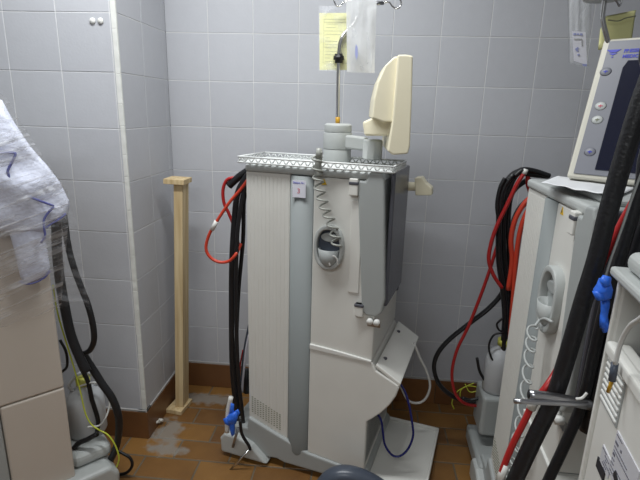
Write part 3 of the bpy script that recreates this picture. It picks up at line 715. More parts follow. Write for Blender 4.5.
# hoses at its rear
for pts_, r_, mt, fl in (
    ([(1.1562,-0.36,1.0407),(1.1028,-0.36,1.0447),(1.0668,-0.36,1.0494),(1.0404,-0.36,1.024),(1.0253,-0.36,0.977),(1.0288,-0.36,0.8981),(1.0445,-0.36,0.7679),(1.0693,-0.36,0.6673),(1.0885,-0.36,0.563),(1.0967,-0.36,0.417),(1.1029,-0.36,0.2834)], 0.013, 'hose_black', 0.7),
    ([(1.1082,-0.34,1.0516),(1.0734,-0.34,1.0441),(1.0546,-0.34,1.0031),(1.0469,-0.34,0.9428),(1.0547,-0.34,0.8293),(1.0807,-0.34,0.6952),(1.1059,-0.34,0.5187),(1.1145,-0.34,0.3691)], 0.011, 'hose_black', 0.8),
    ([(1.1144,-0.33,1.029),(1.0765,-0.33,0.9962),(1.0631,-0.33,0.9576),(1.0671,-0.33,0.8769),(1.0848,-0.33,0.7608),(1.1086,-0.33,0.6229),(1.1217,-0.33,0.4404)], 0.010, 'hose_black', 0.8),
    ([(1.1278,-0.3,0.955),(1.1043,-0.3,0.9213),(1.0919,-0.3,0.8711),(1.0899,-0.3,0.7863),(1.1139,-0.3,0.6472)], 0.012, 'hose_black', 0.8),
    ([(1.0919,-0.31,0.671),(1.0777,-0.31,0.6272),(1.0439,-0.31,0.5778),(0.9899,-0.31,0.5223),(0.9285,-0.31,0.4575),(0.8925,-0.31,0.4007),(0.8834,-0.31,0.345),(0.9026,-0.31,0.2866),(0.9417,-0.31,0.2454),(1.001,-0.31,0.2178),(1.0563,-0.31,0.2268),(1.0945,-0.31,0.2586),(1.1172,-0.31,0.3006)], 0.011, 'hose_black', 0.7),
    ([(1.0279,-0.37,1.0309),(1.0169,-0.37,0.9999),(1.0143,-0.37,0.947),(1.0267,-0.37,0.8939)], 0.006, 'black', 1)):
    hose('drain_hose', rl(pts_), r_, M[mt], Rx, fl)
hose('hose_holder', rl([(1.0536,-0.37,1.038),(1.0746,-0.37,1.0569),(1.1099,-0.37,1.0552),(1.1554,-0.37,1.042)]), 0.014, M['black'], Rx, 0.6)
wb = hose('water_hose', rl([(1.0809,-0.38,1.0523),(1.0624,-0.38,1.0155),(1.0412,-0.38,0.9501),(1.0172,-0.38,0.8766),(1.0066,-0.38,0.8115),(1.0088,-0.38,0.7655),(1.0296,-0.38,0.7199),(1.0592,-0.38,0.6811)]), 0.0062, M['red'], Rx)
hose('hose_band', rl([(1.0826,-0.38,1.0613),(1.0788,-0.38,1.0463)]), 0.0075, M['hwhite'], wb)
hose('water_hose', rl([(1.0414,-0.33,0.8058),(1.0304,-0.33,0.7372),(1.0119,-0.33,0.6452),(0.9824,-0.33,0.5236),(0.9519,-0.33,0.4275),(0.9432,-0.33,0.3417),(0.9569,-0.33,0.2715),(0.9816,-0.33,0.2334),(1.0182,-0.33,0.2164),(1.0737,-0.33,0.2173)]), 0.0055, M['red'], Rx)
hose('water_hose', rl([(1.1143,-0.385,0.988),(1.0893,-0.385,0.9563),(1.0692,-0.385,0.9056),(1.0654,-0.385,0.8419),(1.0774,-0.385,0.771),(1.077,-0.385,0.6773)]), 0.0075, M['red2'], Rx)
hose('water_hose', rl([(1.1159,-0.39,0.9646),(1.0976,-0.39,0.9268),(1.0873,-0.39,0.8698),(1.0871,-0.39,0.7796),(1.095,-0.39,0.6463),(1.1033,-0.39,0.5067)]), 0.0075, M['red2'], Rx)
hose('water_hose', rl([(1.0961,-0.36,1.0505),(1.101,-0.36,1.0141),(1.1141,-0.36,0.9839)]), 0.007, M['red'], Rx)
hose('cable', rl([(1.0502,-0.33,0.9378),(1.0516,-0.33,0.8761),(1.0743,-0.33,0.7941),(1.0954,-0.33,0.7271)]), 0.005, M['grey'], Rx)
hose('cable', rl([(1.0781,-0.37,0.5739),(1.0616,-0.37,0.5514),(1.0706,-0.37,0.5305),(1.0874,-0.37,0.5245)]), 0.0035, M['black'], Rx)
hose('cable', rl([(1.0814,-0.38,0.5253),(1.0537,-0.38,0.5161),(1.0419,-0.38,0.479),(1.0534,-0.38,0.4358),(1.0758,-0.38,0.4116),(1.0961,-0.38,0.4057)]), 0.0035, M['black'], Rx)
hose('cable', rl([(1.014,-0.36,0.4181),(1.0297,-0.36,0.3662),(1.0614,-0.36,0.3227),(1.0931,-0.36,0.3099)]), 0.005, M['black'], Rx)
hose('cable', rl([(1.0968,-0.34,0.3212),(1.0652,-0.34,0.2712),(1.0202,-0.34,0.2434),(0.9852,-0.34,0.2483)]), 0.006, M['black'], Rx)
hose('earth_wire', rl([(1.0308,-0.3,0.2873),(1.0012,-0.3,0.2686),(0.9752,-0.3,0.246),(0.9616,-0.3,0.2036),(0.9715,-0.3,0.1754)]), 0.0018, M['yg'], Rx)
hose('earth_wire', rl([(1.0903,-0.3,0.2559),(1.0538,-0.3,0.269),(1.0112,-0.3,0.2735),(0.9884,-0.3,0.2553),(0.9878,-0.3,0.2266)]), 0.0018, M['yg'], Rx)
hose('earth_wire', rl([(0.9999,-0.3,0.2806),(1.0207,-0.3,0.2499),(1.0547,-0.3,0.261),(1.0815,-0.3,0.2714)]), 0.0018, M['yg'], Rx)

def canister(label, loc, rz, s=1.0, handle=True):
    t = thing('canister', label, 'canister', loc, rz)
    b = MB()
    for (z0, a, bb) in (): pass
    prof = [(0.0, 0.0), (0.9, 0.0), (1.0, 0.012), (1.0, 0.12), (0.93, 0.15), (0.70, 0.175), (0.35, 0.19), (0.33, 0.20), (0.0, 0.20)]
    b.lathe([(r * 0.062 * s, z * s) for r, z in prof], (0, 0, 0), n=28, sx=1.05, sy=0.85); b.build('body', M['can'], t)
    c = MB(); c.lathe([(0.0, 0.198 * s), (0.024 * s, 0.198 * s), (0.024 * s, 0.222 * s), (0.0, 0.224 * s)], (0, 0, 0), n=18); c.build('cap', M['ycap'], t)
    if handle:
        h = MB(); h.tube([(0.03 * s, 0.0, 0.175 * s), (0.045 * s, 0, 0.21 * s), (0.0, 0.0, 0.245 * s), (-0.045 * s, 0, 0.21 * s), (-0.03 * s, 0, 0.175 * s)], 0.006 * s, n=8); h.build('handle', M['can'], t)
    return t
# holder and canister behind the right-hand machine
hb = MB(); hb.box(-0.315, -0.195, -0.012, 0.12, 0.150, 0.298); hb.box(-0.33, -0.10, -0.025, 0.31, 0.045, 0.105); hb.build('canister_holder', M['grey'], Rx, bevel=0.012, segs=3)
can1 = canister('whitish canister with yellow sticker behind the right-hand machine', (RO[0] + 0.052, RO[1] + 0.255, 0.2985), 0.3, s=0.86, handle=False)
q = MB(); q.prism([(-0.02, 0.08), (0.012, 0.06), (0.014, 0.068), (-0.018, 0.088)], -0.052, -0.048); q.build('yellow_sticker', M['warn'], can1)

# paper on the right-hand machine
pr = MB(); rows = []
Pq = [Vector(p) for p in [(0.9965,-0.7608,1.0685),(1.0808,-0.9207,1.0685),(1.2151,-0.7462,1.0685),(1.0952,-0.5929,1.0685)]]
for j in range(13):
    rr = []
    for i in range(21):
        u, v = i / 20, j / 12
        p = Pq[0].lerp(Pq[1], u).lerp(Pq[3].lerp(Pq[2], u), v)
        p.z += 0.0005 + 0.005 * (0.5 + noise.noise(Vector((u * 5, v * 2, 5)))) * (1 - v) ; p.x += 0.006 * noise.noise(Vector((u * 4, 1, 2)))
        rr.append(p)
    rows.append(rr)
pr.sheet(rows); po = pr.build('paper_sheet', M['paper'], solid=0.0006)
tag(po, 'crumpled white paper lying on top of the right-hand machine below its screen', 'paper')

# pole, folded yellow sheet and clear bag over the right-hand machine
pole2 = hose('infusion_pole', rl([(1.2044,-0.6,1.2578),(1.1744,-0.6,1.3484),(1.1546,-0.6,1.3968),(1.1433,-0.6,1.4229),(1.1363,-0.6,1.4443),(1.1352,-0.6,1.4699),(1.1308,-0.6,1.5078)]), 0.0056, M['chrome'], Rx)
hp = rl([(1.1319,-0.6,1.4889)])[0]
q = MB(); q.lathe([(0.0, -0.01), (0.042, -0.01), (0.046, 0.0), (0.046, 0.02), (0.0, 0.02)], (hp[0], hp[1], hp[2]), n=24); q.build('hook_hub', M['lgrey'], pole2)
hose('hook', rl([(1.1413,-0.62,1.4827),(1.1543,-0.62,1.4704),(1.1602,-0.62,1.4621),(1.1634,-0.62,1.4684),(1.1633,-0.62,1.4808)]), 0.002, M['steel'], pole2)
q = MB()
yy2 = [(1.1611,-0.56,1.4516),(1.2272,-0.56,1.4655),(1.2308,-0.56,1.3853),(1.1557,-0.56,1.375),(1.1527,-0.56,1.4203)]
q.cushion(yy2, 0.0015, 0.0015, nz=0.006, fr=14)
q.mi = 1
f2 = [(1.1586,-0.58,1.4394),(1.1816,-0.58,1.4374),(1.1985,-0.58,1.4442),(1.2201,-0.58,1.4487)]
q.tube(f2, 0.0012, n=6)
yo2 = q.build('yellow_form', [M['ypaper'], M['gink']]); tag(yo2, 'folded pale yellow form sticking up behind the screen at the right', 'paper')
rows = []
Bq = [(1.0866,-0.5,1.5302),(1.1416,-0.5,1.5305),(1.1168,-0.5,1.3522),(1.1659,-0.5,1.3409)]
for j in range(15):
    t = j / 14; a = Vector(Bq[0]).lerp(Vector(Bq[2]), t); b = Vector(Bq[1]).lerp(Vector(Bq[3]), t); rr = []
    for i in range(11):
        s = i / 10; p = a.lerp(b, s); p.y += 0.008 * noise.noise(Vector((s * 5, t * 3, 8))) - 0.008 * math.sin(PI * s); rr.append(p)
    rows.append(rr)
bg = MB(); bg.sheet(rows); bg.sheet([[Vector((p.x, -1.0 - p.y + 0.01, p.z)) for p in r] for r in rows])
bo2 = bg.build('plastic_bag', M['bagclear']); tag(bo2, 'clear plastic bag with a white label hanging left of the screen at the right', 'bag')
lq = [(1.1057,-0.512,1.4246),(1.1387,-0.512,1.4227),(1.1552,-0.512,1.3445),(1.1218,-0.512,1.3536)]
lb = MB(); lb.prism([(p[0], p[2]) for p in lq], -0.5125, -0.5118); lbo = lb.build('pack_label', M['sticker'], bo2)
for pq in ([(1.1097,-0.5132,1.4193),(1.1157,-0.5132,1.4194),(1.1164,-0.5132,1.4152),(1.1103,-0.5132,1.4151)], [(1.1182,-0.5132,1.4189),(1.1231,-0.5132,1.419),(1.1237,-0.5132,1.4153),(1.1188,-0.5132,1.4152)], [(1.1254,-0.5132,1.4195),(1.1315,-0.5132,1.4191),(1.1323,-0.5132,1.4144),(1.1262,-0.5132,1.4144)],
           [(1.1192,-0.5132,1.3821),(1.1245,-0.5132,1.387),(1.1286,-0.5132,1.3847),(1.1257,-0.5132,1.3799),(1.1299,-0.5132,1.3763),(1.125,-0.5132,1.3763)], [(1.1272,-0.5132,1.3703),(1.1321,-0.5132,1.3704),(1.1327,-0.5132,1.3668),(1.1278,-0.5132,1.3668)], [(1.1421,-0.5132,1.3466),(1.1543,-0.5132,1.3468),(1.1541,-0.5132,1.3408),(1.1453,-0.5132,1.3418)]):
    lb = MB(); lb.prism([(p[0], p[2]) for p in pq], -0.5136, -0.5130); lb.build('blue_print', M['faint_blue'], lbo)
lb = MB(); lb.tube([(1.1129,-0.5135,1.4057),(1.1323,-0.5135,1.406),(1.135,-0.5135,1.3895)], 0.0006, n=5, smooth=False); lb.build('print_line', M['gink'], lbo)

# ---- the nearest machine at the right edge : rear side
FO = (0.96, -1.20)
Fx = thing('dialysis_machine', 'nearest machine cut off by the right edge, vent slats and rating labels on its back', 'dialysis machine', (FO[0], FO[1], 0), R(-99.2))
Fi = (Matrix.Translation((FO[0], FO[1], 0)) @ Matrix.Rotation(R(-99.2), 4, 'Z')).inverted()
def fl_(pts): return [tuple(Fi @ Vector(p)) for p in pts]
q = MB(); q.box(0.0, 0.34, 0.03, 0.42, 0.12, 0.70); q.box(0.0, 0.34, 0.30, 0.42, 0.70, 1.01); q.box(0.008, 0.018, 0.004, 0.31, 0.70, 1.01); q.box(0.32, 0.34, 0.01, 0.31, 0.70, 1.01)
q.build('cabinet', M['white'], Fx, bevel=0.004)
q = MB(); q.prism([(0.0, 0.008), (0.008, 0.0), (0.016, 0.0), (0.016, 0.03), (0.0, 0.03)], 0.12, 1.012, 'xy'); q.build('corner_strip', M['white'], Fx, bevel=0.002)
pan = [(0.0126,0.9089),(0.0583,0.9267),(0.12,0.9451)]
zt = pan[0][1]
pn = MB(); pn.prism([(0.017, 0.12), (0.33, 0.12), (0.33, zt - 0.0), (0.017, zt)], 0.004, 0.03)
pno = pn.build('rear_panel', M['white'], Fx, bevel=0.005, segs=3)
lg = MB(); lg.box(0.02, 0.33, -0.004, 0.012, zt - 0.016, zt + 0.004); lg.build('ledge', M['white'], Fx, bevel=0.005, segs=3)
# slanted vent slats
sl = MB(); va = [(0.0029,0.8687),(0.0316,0.8997),(0.0829,0.8973),(0.0899,0.8574),(0.033,0.8193)]
vx0, vx1, vz0, vz1 = [0.0247,0.0913,0.8251,0.8962]
n = 9
for i in range(n):
    z = vz0 + (vz1 - vz0) * i / (n - 1)
    sl.box(vx0, vx1, 0.0, 0.006, z, z + (vz1 - vz0) / n * 0.55)
sl.build('vent_slats', M['hwhite'], pno, bevel=0.0015)
q = MB(); q.box(vx0 - 0.002, vx1 + 0.002, 0.002, 0.0055, vz0 - 0.004, vz1 + 0.012); q.build('vent_recess', M['grey'], pno)
random.seed(3)
for k, (a, b, c, d) in enumerate([(0.065,0.1009,0.7744,0.7477),(0.0987,0.1768,0.8212,0.7564)]):
    lb = MB(); x0, x1 = min(a, b), max(a, b); z0, z1 = min(c, d), max(c, d)
    lb.box(x0, x1, 0.0025, 0.0045, z0, z1); lb.mi = 1
    rows_ = 6 if k == 0 else 11
    for j in range(rows_):
        z = z1 - (z1 - z0) * (j + 0.7) / rows_; x = x0 + 0.003
        hgt = 0.0032 if (k == 1 and j in (2, 5)) else 0.0011
        while x < x1 - 0.006:
            w_ = random.uniform(0.003, 0.012)
            if random.random() < 0.7: lb.box(x, min(x1 - 0.002, x + w_), 0.0018, 0.0028, z, z + hgt)
            x += w_ + 0.0018
            if random.random() < 0.12: break
    lb.build('rating_label', [M['label'], M['gink2']], pno)
lb = MB(); d = [(0.0568,0.7481),(0.0887,0.7506),(0.0665,0.7323)]
lb.box(d[0][0], d[1][0], 0.002, 0.0045, d[2][1], d[0][1]); lb.build('black_label', M['ink'], pno)
lb = MB(); d = [(0.1204,0.7767),(0.1308,0.7793),(0.1276,0.7643)]
lb.prism([(d[0][0], d[0][1]), (d[0][0] + 0.012, d[0][1] - 0.006), (d[0][0] + 0.004, d[0][1] - 0.014), (d[0][0] - 0.004, d[0][1] - 0.008)], 0.0012, 0.0024); lb.build('black_mark', M['ink'], pno)
lid = MB(); lid.box(0.006, 0.35, -0.012, 0.43, 1.005, 1.018); lid.build('lid_rim', M['lgrey'], Fx, bevel=0.004)
lid = MB(); lid.box(0.02, 0.34, 0.0, 0.42, 1.018, 1.046); lid.build('lid', M['lgrey'], Fx, bevel=0.012, segs=4)
q = MB(); q.box(-0.03, 0.37, -0.02, 0.45, 0.03, 0.12); q.build('base', M['grey'], Fx, bevel=0.015, segs=3)
for (cx, cy) in ((0.02, 0.04), (0.32, 0.04), (0.02, 0.38), (0.32, 0.38)):
    MB().lathe([(0.0, -0.012), (0.022, -0.012), (0.024, 0.0), (0.022, 0.012), (0.0, 0.012)], (cx, cy, 0.0245), axis='y', n=18).build('caster', M['black'], Fx)
q = MB(); q.box(0.019, 0.32, 0.10, 0.12, 0.70, 1.003); q.box(0.019, 0.32, 0.032, 0.12, 0.70, 0.712); q.build('niche_shade', M['black'], Fx)  # black panels inside the open niche stand in for its shade
q = MB(); q.tube([(-0.1006,0.05,0.9117),(-0.0849,0.05,0.901),(-0.0408,0.05,0.9024),(0.0008,0.05,0.914),(0.0406,0.05,0.9448)], 0.008, n=10); q.build('hose_arch', M['coil'], Fx)
hose('power_cable', [(0.1872,-0.02,1.0357),(0.1534,-0.02,1.001),(0.1298,-0.02,0.9806),(0.1143,-0.02,0.9524),(0.1102,-0.02,0.9204)], 0.0029, M['tube_white'], Fx)
hose('cable_plug', [(0.088,-0.012,0.9111),(0.0903,-0.012,0.8863)], 0.0045, M['slate'], Fx)
hose('plug_tip', [(0.0795,-0.008,0.8808),(0.0742,-0.008,0.861)], 0.0025, M['amber'], Fx)
# hoses and the steel holder beside it
hose('drain_hose', fl_([(1.30,-1.34,1.045),(1.29,-1.30,1.20),(1.24,-1.22,1.33),(1.16,-1.16,1.36)] + [(0.9986,-1.13,1.32),(0.9912,-1.13,1.2785),(0.9838,-1.13,1.2342),(0.9765,-1.13,1.1712),(0.9686,-1.13,1.0898),(0.9632,-1.13,1.0034),(0.9546,-1.13,0.9282),(0.9452,-1.13,0.8306),(0.9358,-1.13,0.7551),(0.9168,-1.13,0.6808),(0.8939,-1.13,0.5852),(0.8785,-1.13,0.5113)]), 0.0140, M['hose_black'], Fx)
hose('drain_hose', fl_([(1.26,-1.38,1.045),(1.26,-1.34,1.18),(1.22,-1.24,1.28),(1.16,-1.16,1.29)] + [(1.0313,-1.11,1.2004),(1.0176,-1.11,1.1113),(1.0104,-1.11,1.0244),(1.0011,-1.11,0.9316),(0.9977,-1.11,0.8513),(0.9939,-1.11,0.7471),(0.9801,-1.11,0.6656),(0.9606,-1.11,0.5769),(0.9507,-1.11,0.5227)]), 0.0092, M['hose_black'], Fx)
hose('drain_hose', fl_([(1.22,-1.42,1.045),(1.22,-1.38,1.14),(1.19,-1.26,1.21),(1.14,-1.16,1.22)] + [(1.0653,-1.1,1.1719),(1.0493,-1.1,1.0877),(1.0412,-1.1,1.015),(1.0296,-1.1,0.9294),(1.0204,-1.1,0.8386),(1.0172,-1.1,0.7426),(1.0171,-1.1,0.6822)]), 0.0160, M['black'], Fx)
hose('drain_hose', fl_([(1.34,-1.30,1.045),(1.33,-1.26,1.18),(1.28,-1.18,1.27),(1.20,-1.10,1.28)] + [(1.0595,-1.07,1.2147),(1.0455,-1.07,1.1141),(1.0365,-1.07,1.0231),(1.027,-1.07,0.9171),(1.0251,-1.07,0.8328)]), 0.0120, M['black'], Fx)
hose('cable', fl_([(1.0038,-1.14,1.1729),(0.9924,-1.14,1.1032),(0.9879,-1.14,1.067),(0.979,-1.14,1.0042),(0.9743,-1.14,0.9553)]), 0.0018, M['grey'], Fx)  # thin grey strand standing in for the highlight between the black hoses
wr = hose('water_hose', fl_([(0.8721,-1.12,0.5564),(0.8744,-1.12,0.5957),(0.8848,-1.12,0.6515),(0.8987,-1.12,0.7018),(0.9099,-1.12,0.7424),(0.9267,-1.12,0.7747),(0.9508,-1.1,0.805),(0.9672,-1.09,0.8519),(0.9862,-1.08,0.9112),(0.9971,-1.08,0.9793),(1.0165,-1.08,1.0547),(1.0358,-1.08,1.1136),(1.0456,-1.09,1.1705)] + [(1.16, -1.12, 1.25), (1.24, -1.22, 1.24), (1.25, -1.30, 1.045)]), 0.0058, M['red'], Fx)
hose('hose_band', fl_([(0.9121,-1.12,0.7504),(0.9068,-1.12,0.7284)]), 0.0072, M['hwhite'], wr)
hose('hose_band', fl_([(0.8792,-1.12,0.6133),(0.8718,-1.12,0.5739)]), 0.0072, M['hwhite'], wr)
hose('water_hose', fl_([(1.0656,-1.05,1.04),(1.0594,-1.05,1.0225),(1.0563,-1.05,1.0049)]), 0.008, M['red2'], Fx)
st1 = hose('drain_pipe', fl_([(0.8838,-1.16,0.7804),(0.9328,-1.16,0.7764),(0.9803,-1.16,0.7696)]), 0.0085, M['steel'], Fx)
hose('pipe_bore', fl_([(0.8829,-1.16,0.7805),(0.887,-1.16,0.7801)]), 0.0062, M['black'], st1)
hose('drain_pipe', fl_([(0.8584,-1.17,0.7728),(0.9293,-1.17,0.7745),(0.972,-1.17,0.7756)]), 0.0042, M['steel'], Fx)
hose('cable_tie', fl_([(0.9472,-1.18,0.7908),(0.9558,-1.18,0.7933),(0.9617,-1.18,0.8027)]), 0.0022, M['hwhite'], Fx)
gl_glove([([(0.939,-1.19,0.9739),(0.9429,-1.19,0.9833),(0.9452,-1.19,0.9941),(0.9561,-1.19,0.9948),(0.9628,-1.19,0.98),(0.9627,-1.19,0.9646),(0.9498,-1.19,0.9591),(0.9419,-1.19,0.9648)], 0.014),
          ([(0.953,-1.185,0.962),(0.9637,-1.185,0.9642),(0.965,-1.185,0.9407),(0.9686,-1.185,0.9122),(0.9597,-1.185,0.9148),(0.9595,-1.185,0.9404)], 0.009),
          ([(0.9354,-1.195,0.974),(0.9485,-1.195,0.9779),(0.9538,-1.195,0.9629),(0.9416,-1.195,0.9621)], 0.010), ([(0.9383,-1.2,0.9927),(0.9434,-1.2,1.002),(0.9533,-1.2,0.9996),(0.954,-1.2,0.9877),(0.9451,-1.2,0.9841)], 0.008), ([(0.9597,-1.185,0.9309),(0.9661,-1.185,0.9345),(0.972,-1.185,0.9092),(0.9652,-1.185,0.9071)], 0.007)], 'crumpled blue disposable glove on the upper back of the nearest machine')

# ---- the wrapped machine at the left
LO = (-0.23, -0.72)
Lx = thing('dialysis_machine', 'beige machine wrapped in cling film at the left edge', 'dialysis machine', (LO[0], LO[1], 0), R(227))
Li = (Matrix.Translation((LO[0], LO[1], 0)) @ Matrix.Rotation(R(227), 4, 'Z')).inverted()
def ll(pts): return [tuple(Li @ Vector(p)) for p in pts]
zs = 0.4236; zs2 = 0.4237; xe = 0.1555; xb = 0.1554
q = MB(); q.box(0.0, 0.42, -0.33, -0.012, 0.11, 1.03); q.build('cabinet_core', M['grey'], Lx, bevel=0.004)
q = MB(); q.box(-0.003, xe, -0.014, 0.0, 0.115, zs - 0.0012); q.build('lower_side_panel', M['beige'], Lx, bevel=0.006, segs=3)
q = MB(); q.box(-0.003, 0.40, -0.014, 0.0, zs + 0.0012, 1.03); q.build('upper_side_panel', M['beige'], Lx, bevel=0.006, segs=3)
q = MB(); q.box(xe + 0.003, 0.40, -0.016, -0.003, 0.115, zs - 0.001); q.build('grey_side_panel', M['grey'], Lx, bevel=0.004)
q = MB(); q.box(-0.003, 0.01, -0.33, -0.012, 0.115, 1.03); q.build('rear_panel', M['beige'], Lx, bevel=0.004)
q = MB(); q.prism([(-0.12, 0.025), (-0.125, 0.085), (-0.10, 0.118), (0.0, 0.118), (0.42, 0.118), (0.42, 0.025)], -0.335, 0.03); q.build('base', M['lgrey'], Lx, bevel=0.014, segs=4)
for (cx, cy) in ((-0.09, -0.02), (-0.09, -0.29), (0.37, -0.02), (0.37, -0.29)):
    MB().lathe([(0.0, -0.012), (0.022, -0.012), (0.024, 0.0), (0.022, 0.012), (0.0, 0.012)], (cx, cy, 0.0245), axis='y', n=18).build('caster', M['black'], Lx)
q = MB(); q.box(-0.008, 0.42, -0.34, 0.004, 1.031, 1.052); q.build('top_plate', M['lgrey'], Lx, bevel=0.008)
q = MB(); q.box(-0.122, -0.006, -0.20, -0.02, 0.119, 0.165); q.build('canister_holder', M['lgrey'], Lx, bevel=0.018, segs=3)
# hoses
for pts_, r_, mt, fl in (
    ([(-0.2416,-0.66,0.971),(-0.2333,-0.66,0.8992),(-0.2402,-0.66,0.8188),(-0.2421,-0.66,0.73),(-0.2372,-0.66,0.6447),(-0.2287,-0.66,0.5601),(-0.209,-0.66,0.4869),(-0.192,-0.66,0.4419)], 0.0135, 'hose_black', 0.6),
    ([(-0.2277,-0.63,0.9127),(-0.226,-0.63,0.8257),(-0.2158,-0.63,0.7574),(-0.2008,-0.63,0.7001),(-0.1853,-0.63,0.6449),(-0.1763,-0.63,0.5817),(-0.1781,-0.63,0.5327),(-0.1941,-0.63,0.4984),(-0.2179,-0.63,0.4833)], 0.009, 'hose_black', 0.8),
    ([(-0.2244,-0.62,0.4774),(-0.2003,-0.62,0.4316),(-0.1704,-0.62,0.3752),(-0.1453,-0.62,0.3317),(-0.1306,-0.62,0.2757),(-0.1324,-0.62,0.2172),(-0.1483,-0.62,0.1485),(-0.1735,-0.62,0.0926),(-0.166,-0.62,0.0624)], 0.0115, 'hose_black', 0.8),
    ([(-0.2701,-0.6,0.4939),(-0.2515,-0.6,0.4265),(-0.2314,-0.6,0.3684),(-0.2247,-0.6,0.3044),(-0.2118,-0.6,0.2322),(-0.2197,-0.6,0.1865)], 0.007, 'hose_black', 1),
    ([(-0.279,-0.64,0.5303),(-0.2646,-0.64,0.4917),(-0.2669,-0.64,0.4445),(-0.2855,-0.64,0.4226)], 0.004, 'black', 1),
    ([(-0.1861,-0.58,0.1131),(-0.1595,-0.58,0.1002),(-0.1266,-0.58,0.0801),(-0.1221,-0.58,0.0489),(-0.1454,-0.58,0.0185),(-0.1812,-0.58,0.0106),(-0.2085,-0.58,0.0198)], 0.005, 'black', 1)):
    hose('drain_hose', ll(pts_), r_, M[mt], Lx, fl)
hose('earth_wire', ll([(-0.2615,-0.665,0.7155),(-0.26,-0.665,0.6546),(-0.2543,-0.665,0.602),(-0.2414,-0.665,0.5295),(-0.2281,-0.665,0.4552),(-0.2173,-0.665,0.3821),(-0.2095,-0.665,0.3068),(-0.1945,-0.665,0.2659),(-0.1707,-0.665,0.2468)]), 0.0022, M['yg'], Lx)
hose('earth_wire', ll([(-0.1866,-0.64,0.2268),(-0.1586,-0.64,0.2112),(-0.1387,-0.64,0.1764),(-0.1296,-0.64,0.1288),(-0.143,-0.64,0.0896),(-0.1616,-0.64,0.0685)]), 0.0024, M['yg'], Lx)
strp = hose('holder_strap', ll([(-0.2633,-0.66,0.1686),(-0.2446,-0.66,0.1888),(-0.2132,-0.66,0.2065),(-0.1818,-0.66,0.2277)]), 0.008, M['black'], Lx)
can2 = canister('whitish canister with yellow cap on the base of the wrapped machine', (-0.264, -0.576, 0.1655), R(40), s=0.90)
hose('clear_tube', [tuple(Vector(p) - Vector(can2.location)) for p in ()] or [(0.0, 0, 0.2)] * 0 or [(-0.02, -0.03, 0.19), (0.03, -0.05, 0.20), (0.06, -0.05, 0.15), (0.06, -0.055, 0.10), (0.03, -0.07, 0.06), (-0.01, -0.07, 0.065)], 0.003, M['tube_white'], can2)

# the folded gown over it
LM = Matrix.Translation((LO[0], LO[1], 0)) @ Matrix.Rotation(R(227), 4, 'Z')
def ld(pts): return [LM @ Vector(p) for p in pts]
gw = thing('folded_gown', 'white gown with blue piping draped over the wrapped machine', 'gown')
q = MB(); q.cushion(ld([(0.2072,0.045,1.213),(0.0616,0.045,1.2),(0.0426,0.045,1.1594),(0.0151,0.045,1.1099),(-0.0151,0.045,1.0674),(-0.0419,0.045,1.0205),(-0.0598,0.045,0.9643),(-0.0521,0.045,0.936),(-0.0314,0.045,0.92),(-0.0076,0.045,0.9153),(0.0082,0.045,0.8965),(0.0604,0.045,0.9042),(0.2475,0.045,0.941)]), 0.028, 0.03, nz=0.02, seed=2, rings=12, fr=16)
q.cushion(ld([(0.1988,-0.03,1.2428),(0.0472,-0.03,1.2179),(0.0282,-0.03,1.166),(0.0001,-0.03,1.1065),(-0.0273,-0.03,1.0646),(-0.014,-0.03,1.0289),(0.228,-0.03,1.0454)]), 0.07, 0.11, nz=0.02, seed=3, rings=10, fr=16)
q.build('gown_body', M['cloth'], gw)
q = MB(); q.cushion(ld([(0.0877,0.03,0.9701),(0.0265,0.03,0.9837),(-0.0011,0.03,0.95),(0.0029,0.03,0.8713),(0.0018,0.03,0.7947),(0.0059,0.03,0.7789),(0.0235,0.03,0.7687),(0.045,0.03,0.7625),(0.0649,0.03,0.7669),(0.0714,0.03,0.7873),(0.0762,0.03,0.8571)]), 0.016, 0.014, nz=0.008, seed=5, rings=9, fr=22)
q.build('hanging_sleeve', M['cloth'], gw)
for pts_, r_ in (([(0.0039,0.036,0.7884),(0.0198,0.036,0.7724),(0.0438,0.036,0.764),(0.064,0.036,0.7658),(0.0739,0.036,0.7761)], 0.0022), ([(0.0912,0.078,1.0988),(0.0715,0.078,1.1003),(0.0538,0.078,1.0985),(0.0596,0.078,1.0838),(0.0698,0.078,1.0658),(0.0732,0.078,1.0544),(0.0683,0.078,1.0284),(0.0538,0.078,1.0129)], 0.0030),
                 ([(0.0535,0.076,1.0126),(0.0347,0.076,0.9939),(0.0146,0.076,0.9821),(-0.0148,0.076,0.9664)], 0.0028), ([(-0.0158,0.07,0.9627),(-0.0009,0.07,0.9492),(0.0099,0.07,0.9327),(0.0121,0.07,0.9125),(0.0121,0.07,0.8919),(0.0229,0.07,0.8755)], 0.0028), ([(-0.045,0.055,0.9386),(-0.0248,0.055,0.9254),(-0.0077,0.055,0.9172),(0.0046,0.055,0.9085)], 0.0026)):
    q = MB(); q.tube(ld(pts_), r_, n=7); q.build('piping', M['trim'], gw)

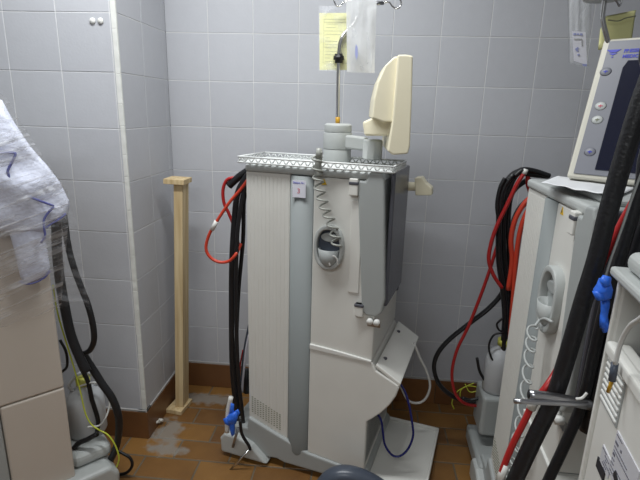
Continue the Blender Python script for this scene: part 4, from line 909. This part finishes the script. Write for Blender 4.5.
# cling film round the upper part
def filmgrid(A, B, n, m, amp, seed):
    rows = []; A = [Vector(x) for x in A]; B = [Vector(x) for x in B]
    for j in range(m + 1):
        t = j / m; rr = []
        for i in range(n + 1):
            s = i / n
            p = along(A, s).lerp(along(B, s), t)
            p += Vector((0.5, -0.8, 0.1)) * amp * noise.noise(Vector((s * 6, t * 9, seed)))
            rr.append(p)
        rows.append(rr)
    return rows
cf = MB()
cf.sheet(filmgrid(ld([(0.2013,0.115,1.278),(0.0655,0.115,1.2304),(0.0356,0.115,1.1601),(0.0029,0.115,1.0892),(-0.0404,0.115,1.0048)]), ld([(0.2513,0.1,0.9351),(0.0972,0.1,0.921),(0.0606,0.1,0.9205),(0.0181,0.1,0.9194),(-0.0355,0.1,0.9169)]), 26, 22, 0.010, 1))
cf.sheet(filmgrid(ld([(0.2513,0.1,0.9351),(0.0972,0.1,0.921),(0.0606,0.1,0.9205),(0.0181,0.1,0.9194),(-0.0355,0.1,0.9169)]), ld([(0.2837,0.012,0.6842),(0.1154,0.012,0.6523),(0.0738,0.012,0.6601),(0.0262,0.012,0.6642),(-0.0163,0.012,0.6703)]), 26, 24, 0.006, 2))
cf.mi = 1
cf.sheet(filmgrid(ld([(-0.0368,0.04,0.937),(-0.0491,0.04,0.9408),(-0.064,0.04,0.9444),(-0.0674,0.04,0.9547)]), ld([(-0.0146,0.02,0.6735),(-0.0376,0.02,0.6763),(-0.0642,0.02,0.6845),(-0.0894,0.02,0.6414)]), 12, 26, 0.008, 4))
cfo = cf.build('cling_film', [M['cling'], M['cling2']]); tag(cfo, 'crinkled clear cling film wrapped round the upper part of the left machine', 'plastic film')

# ---- small things
bd = thing('wooden_bracket', 'pale wooden board with short end pieces standing upright in the corner', 'board', (-0.12, -0.18, 0))
q = MB(); q.box(-0.0165, 0.0165, -0.02, 0.045, 0.018, 0.943); o = q.build('upright_board', M['wood'], bd, bevel=0.0015); o.rotation_euler = (0, R(2.6), 0); o.location = (0.012, 0, 0)
q = MB(); q.box(-0.040, 0.036, -0.034, 0.05, -0.009, 0.009); o = q.build('end_piece', M['wood'], bd, bevel=0.001); o.location = (0.046, 0, 0.952); o.rotation_euler = (0, R(1.5), 0)
q = MB(); q.box(-0.034, 0.034, -0.045, 0.05, 0.0, 0.017); o = q.build('end_piece', M['wood'], bd, bevel=0.001); o.location = (0.004, 0.0, 0.001); o.rotation_euler = (0, 0, R(-8))
for i, (p, lab) in enumerate(zip([(-0.2345,-0.377,1.4551),(-0.2093,-0.377,1.4554)], ('left one of two round white wall plugs on the pillar tiles', 'right one of two round white wall plugs on the pillar tiles'))):
    q = MB(); q.lathe([(0.0, 0.0), (0.0095, 0.0), (0.0085, -0.003), (0.0, -0.004)], (0, 0, 0), axis='y', n=20)
    o = q.build('wall_plug', M['hwhite']); o.location = p; tag(o, lab, 'wall plug', 'round white wall plugs on the pillar')
cr = MB()
for i in range(7):
    c = Vector((random.uniform(-0.012, 0.012), random.uniform(-0.016, 0.012), random.uniform(0.004, 0.022)))
    cr.lathe([(0.0, -0.006), (0.006, -0.004), (0.008, 0.0), (0.005, 0.004), (0.0, 0.006)], c, n=7)
o = cr.build('plaster_crumb', M['crumb']); o.location = (-0.1529,-0.3,0.0468)[0:2] + (0.0025,); tag(o, 'small white lump of plaster on the floor beside the pillar skirting', 'plaster lump')
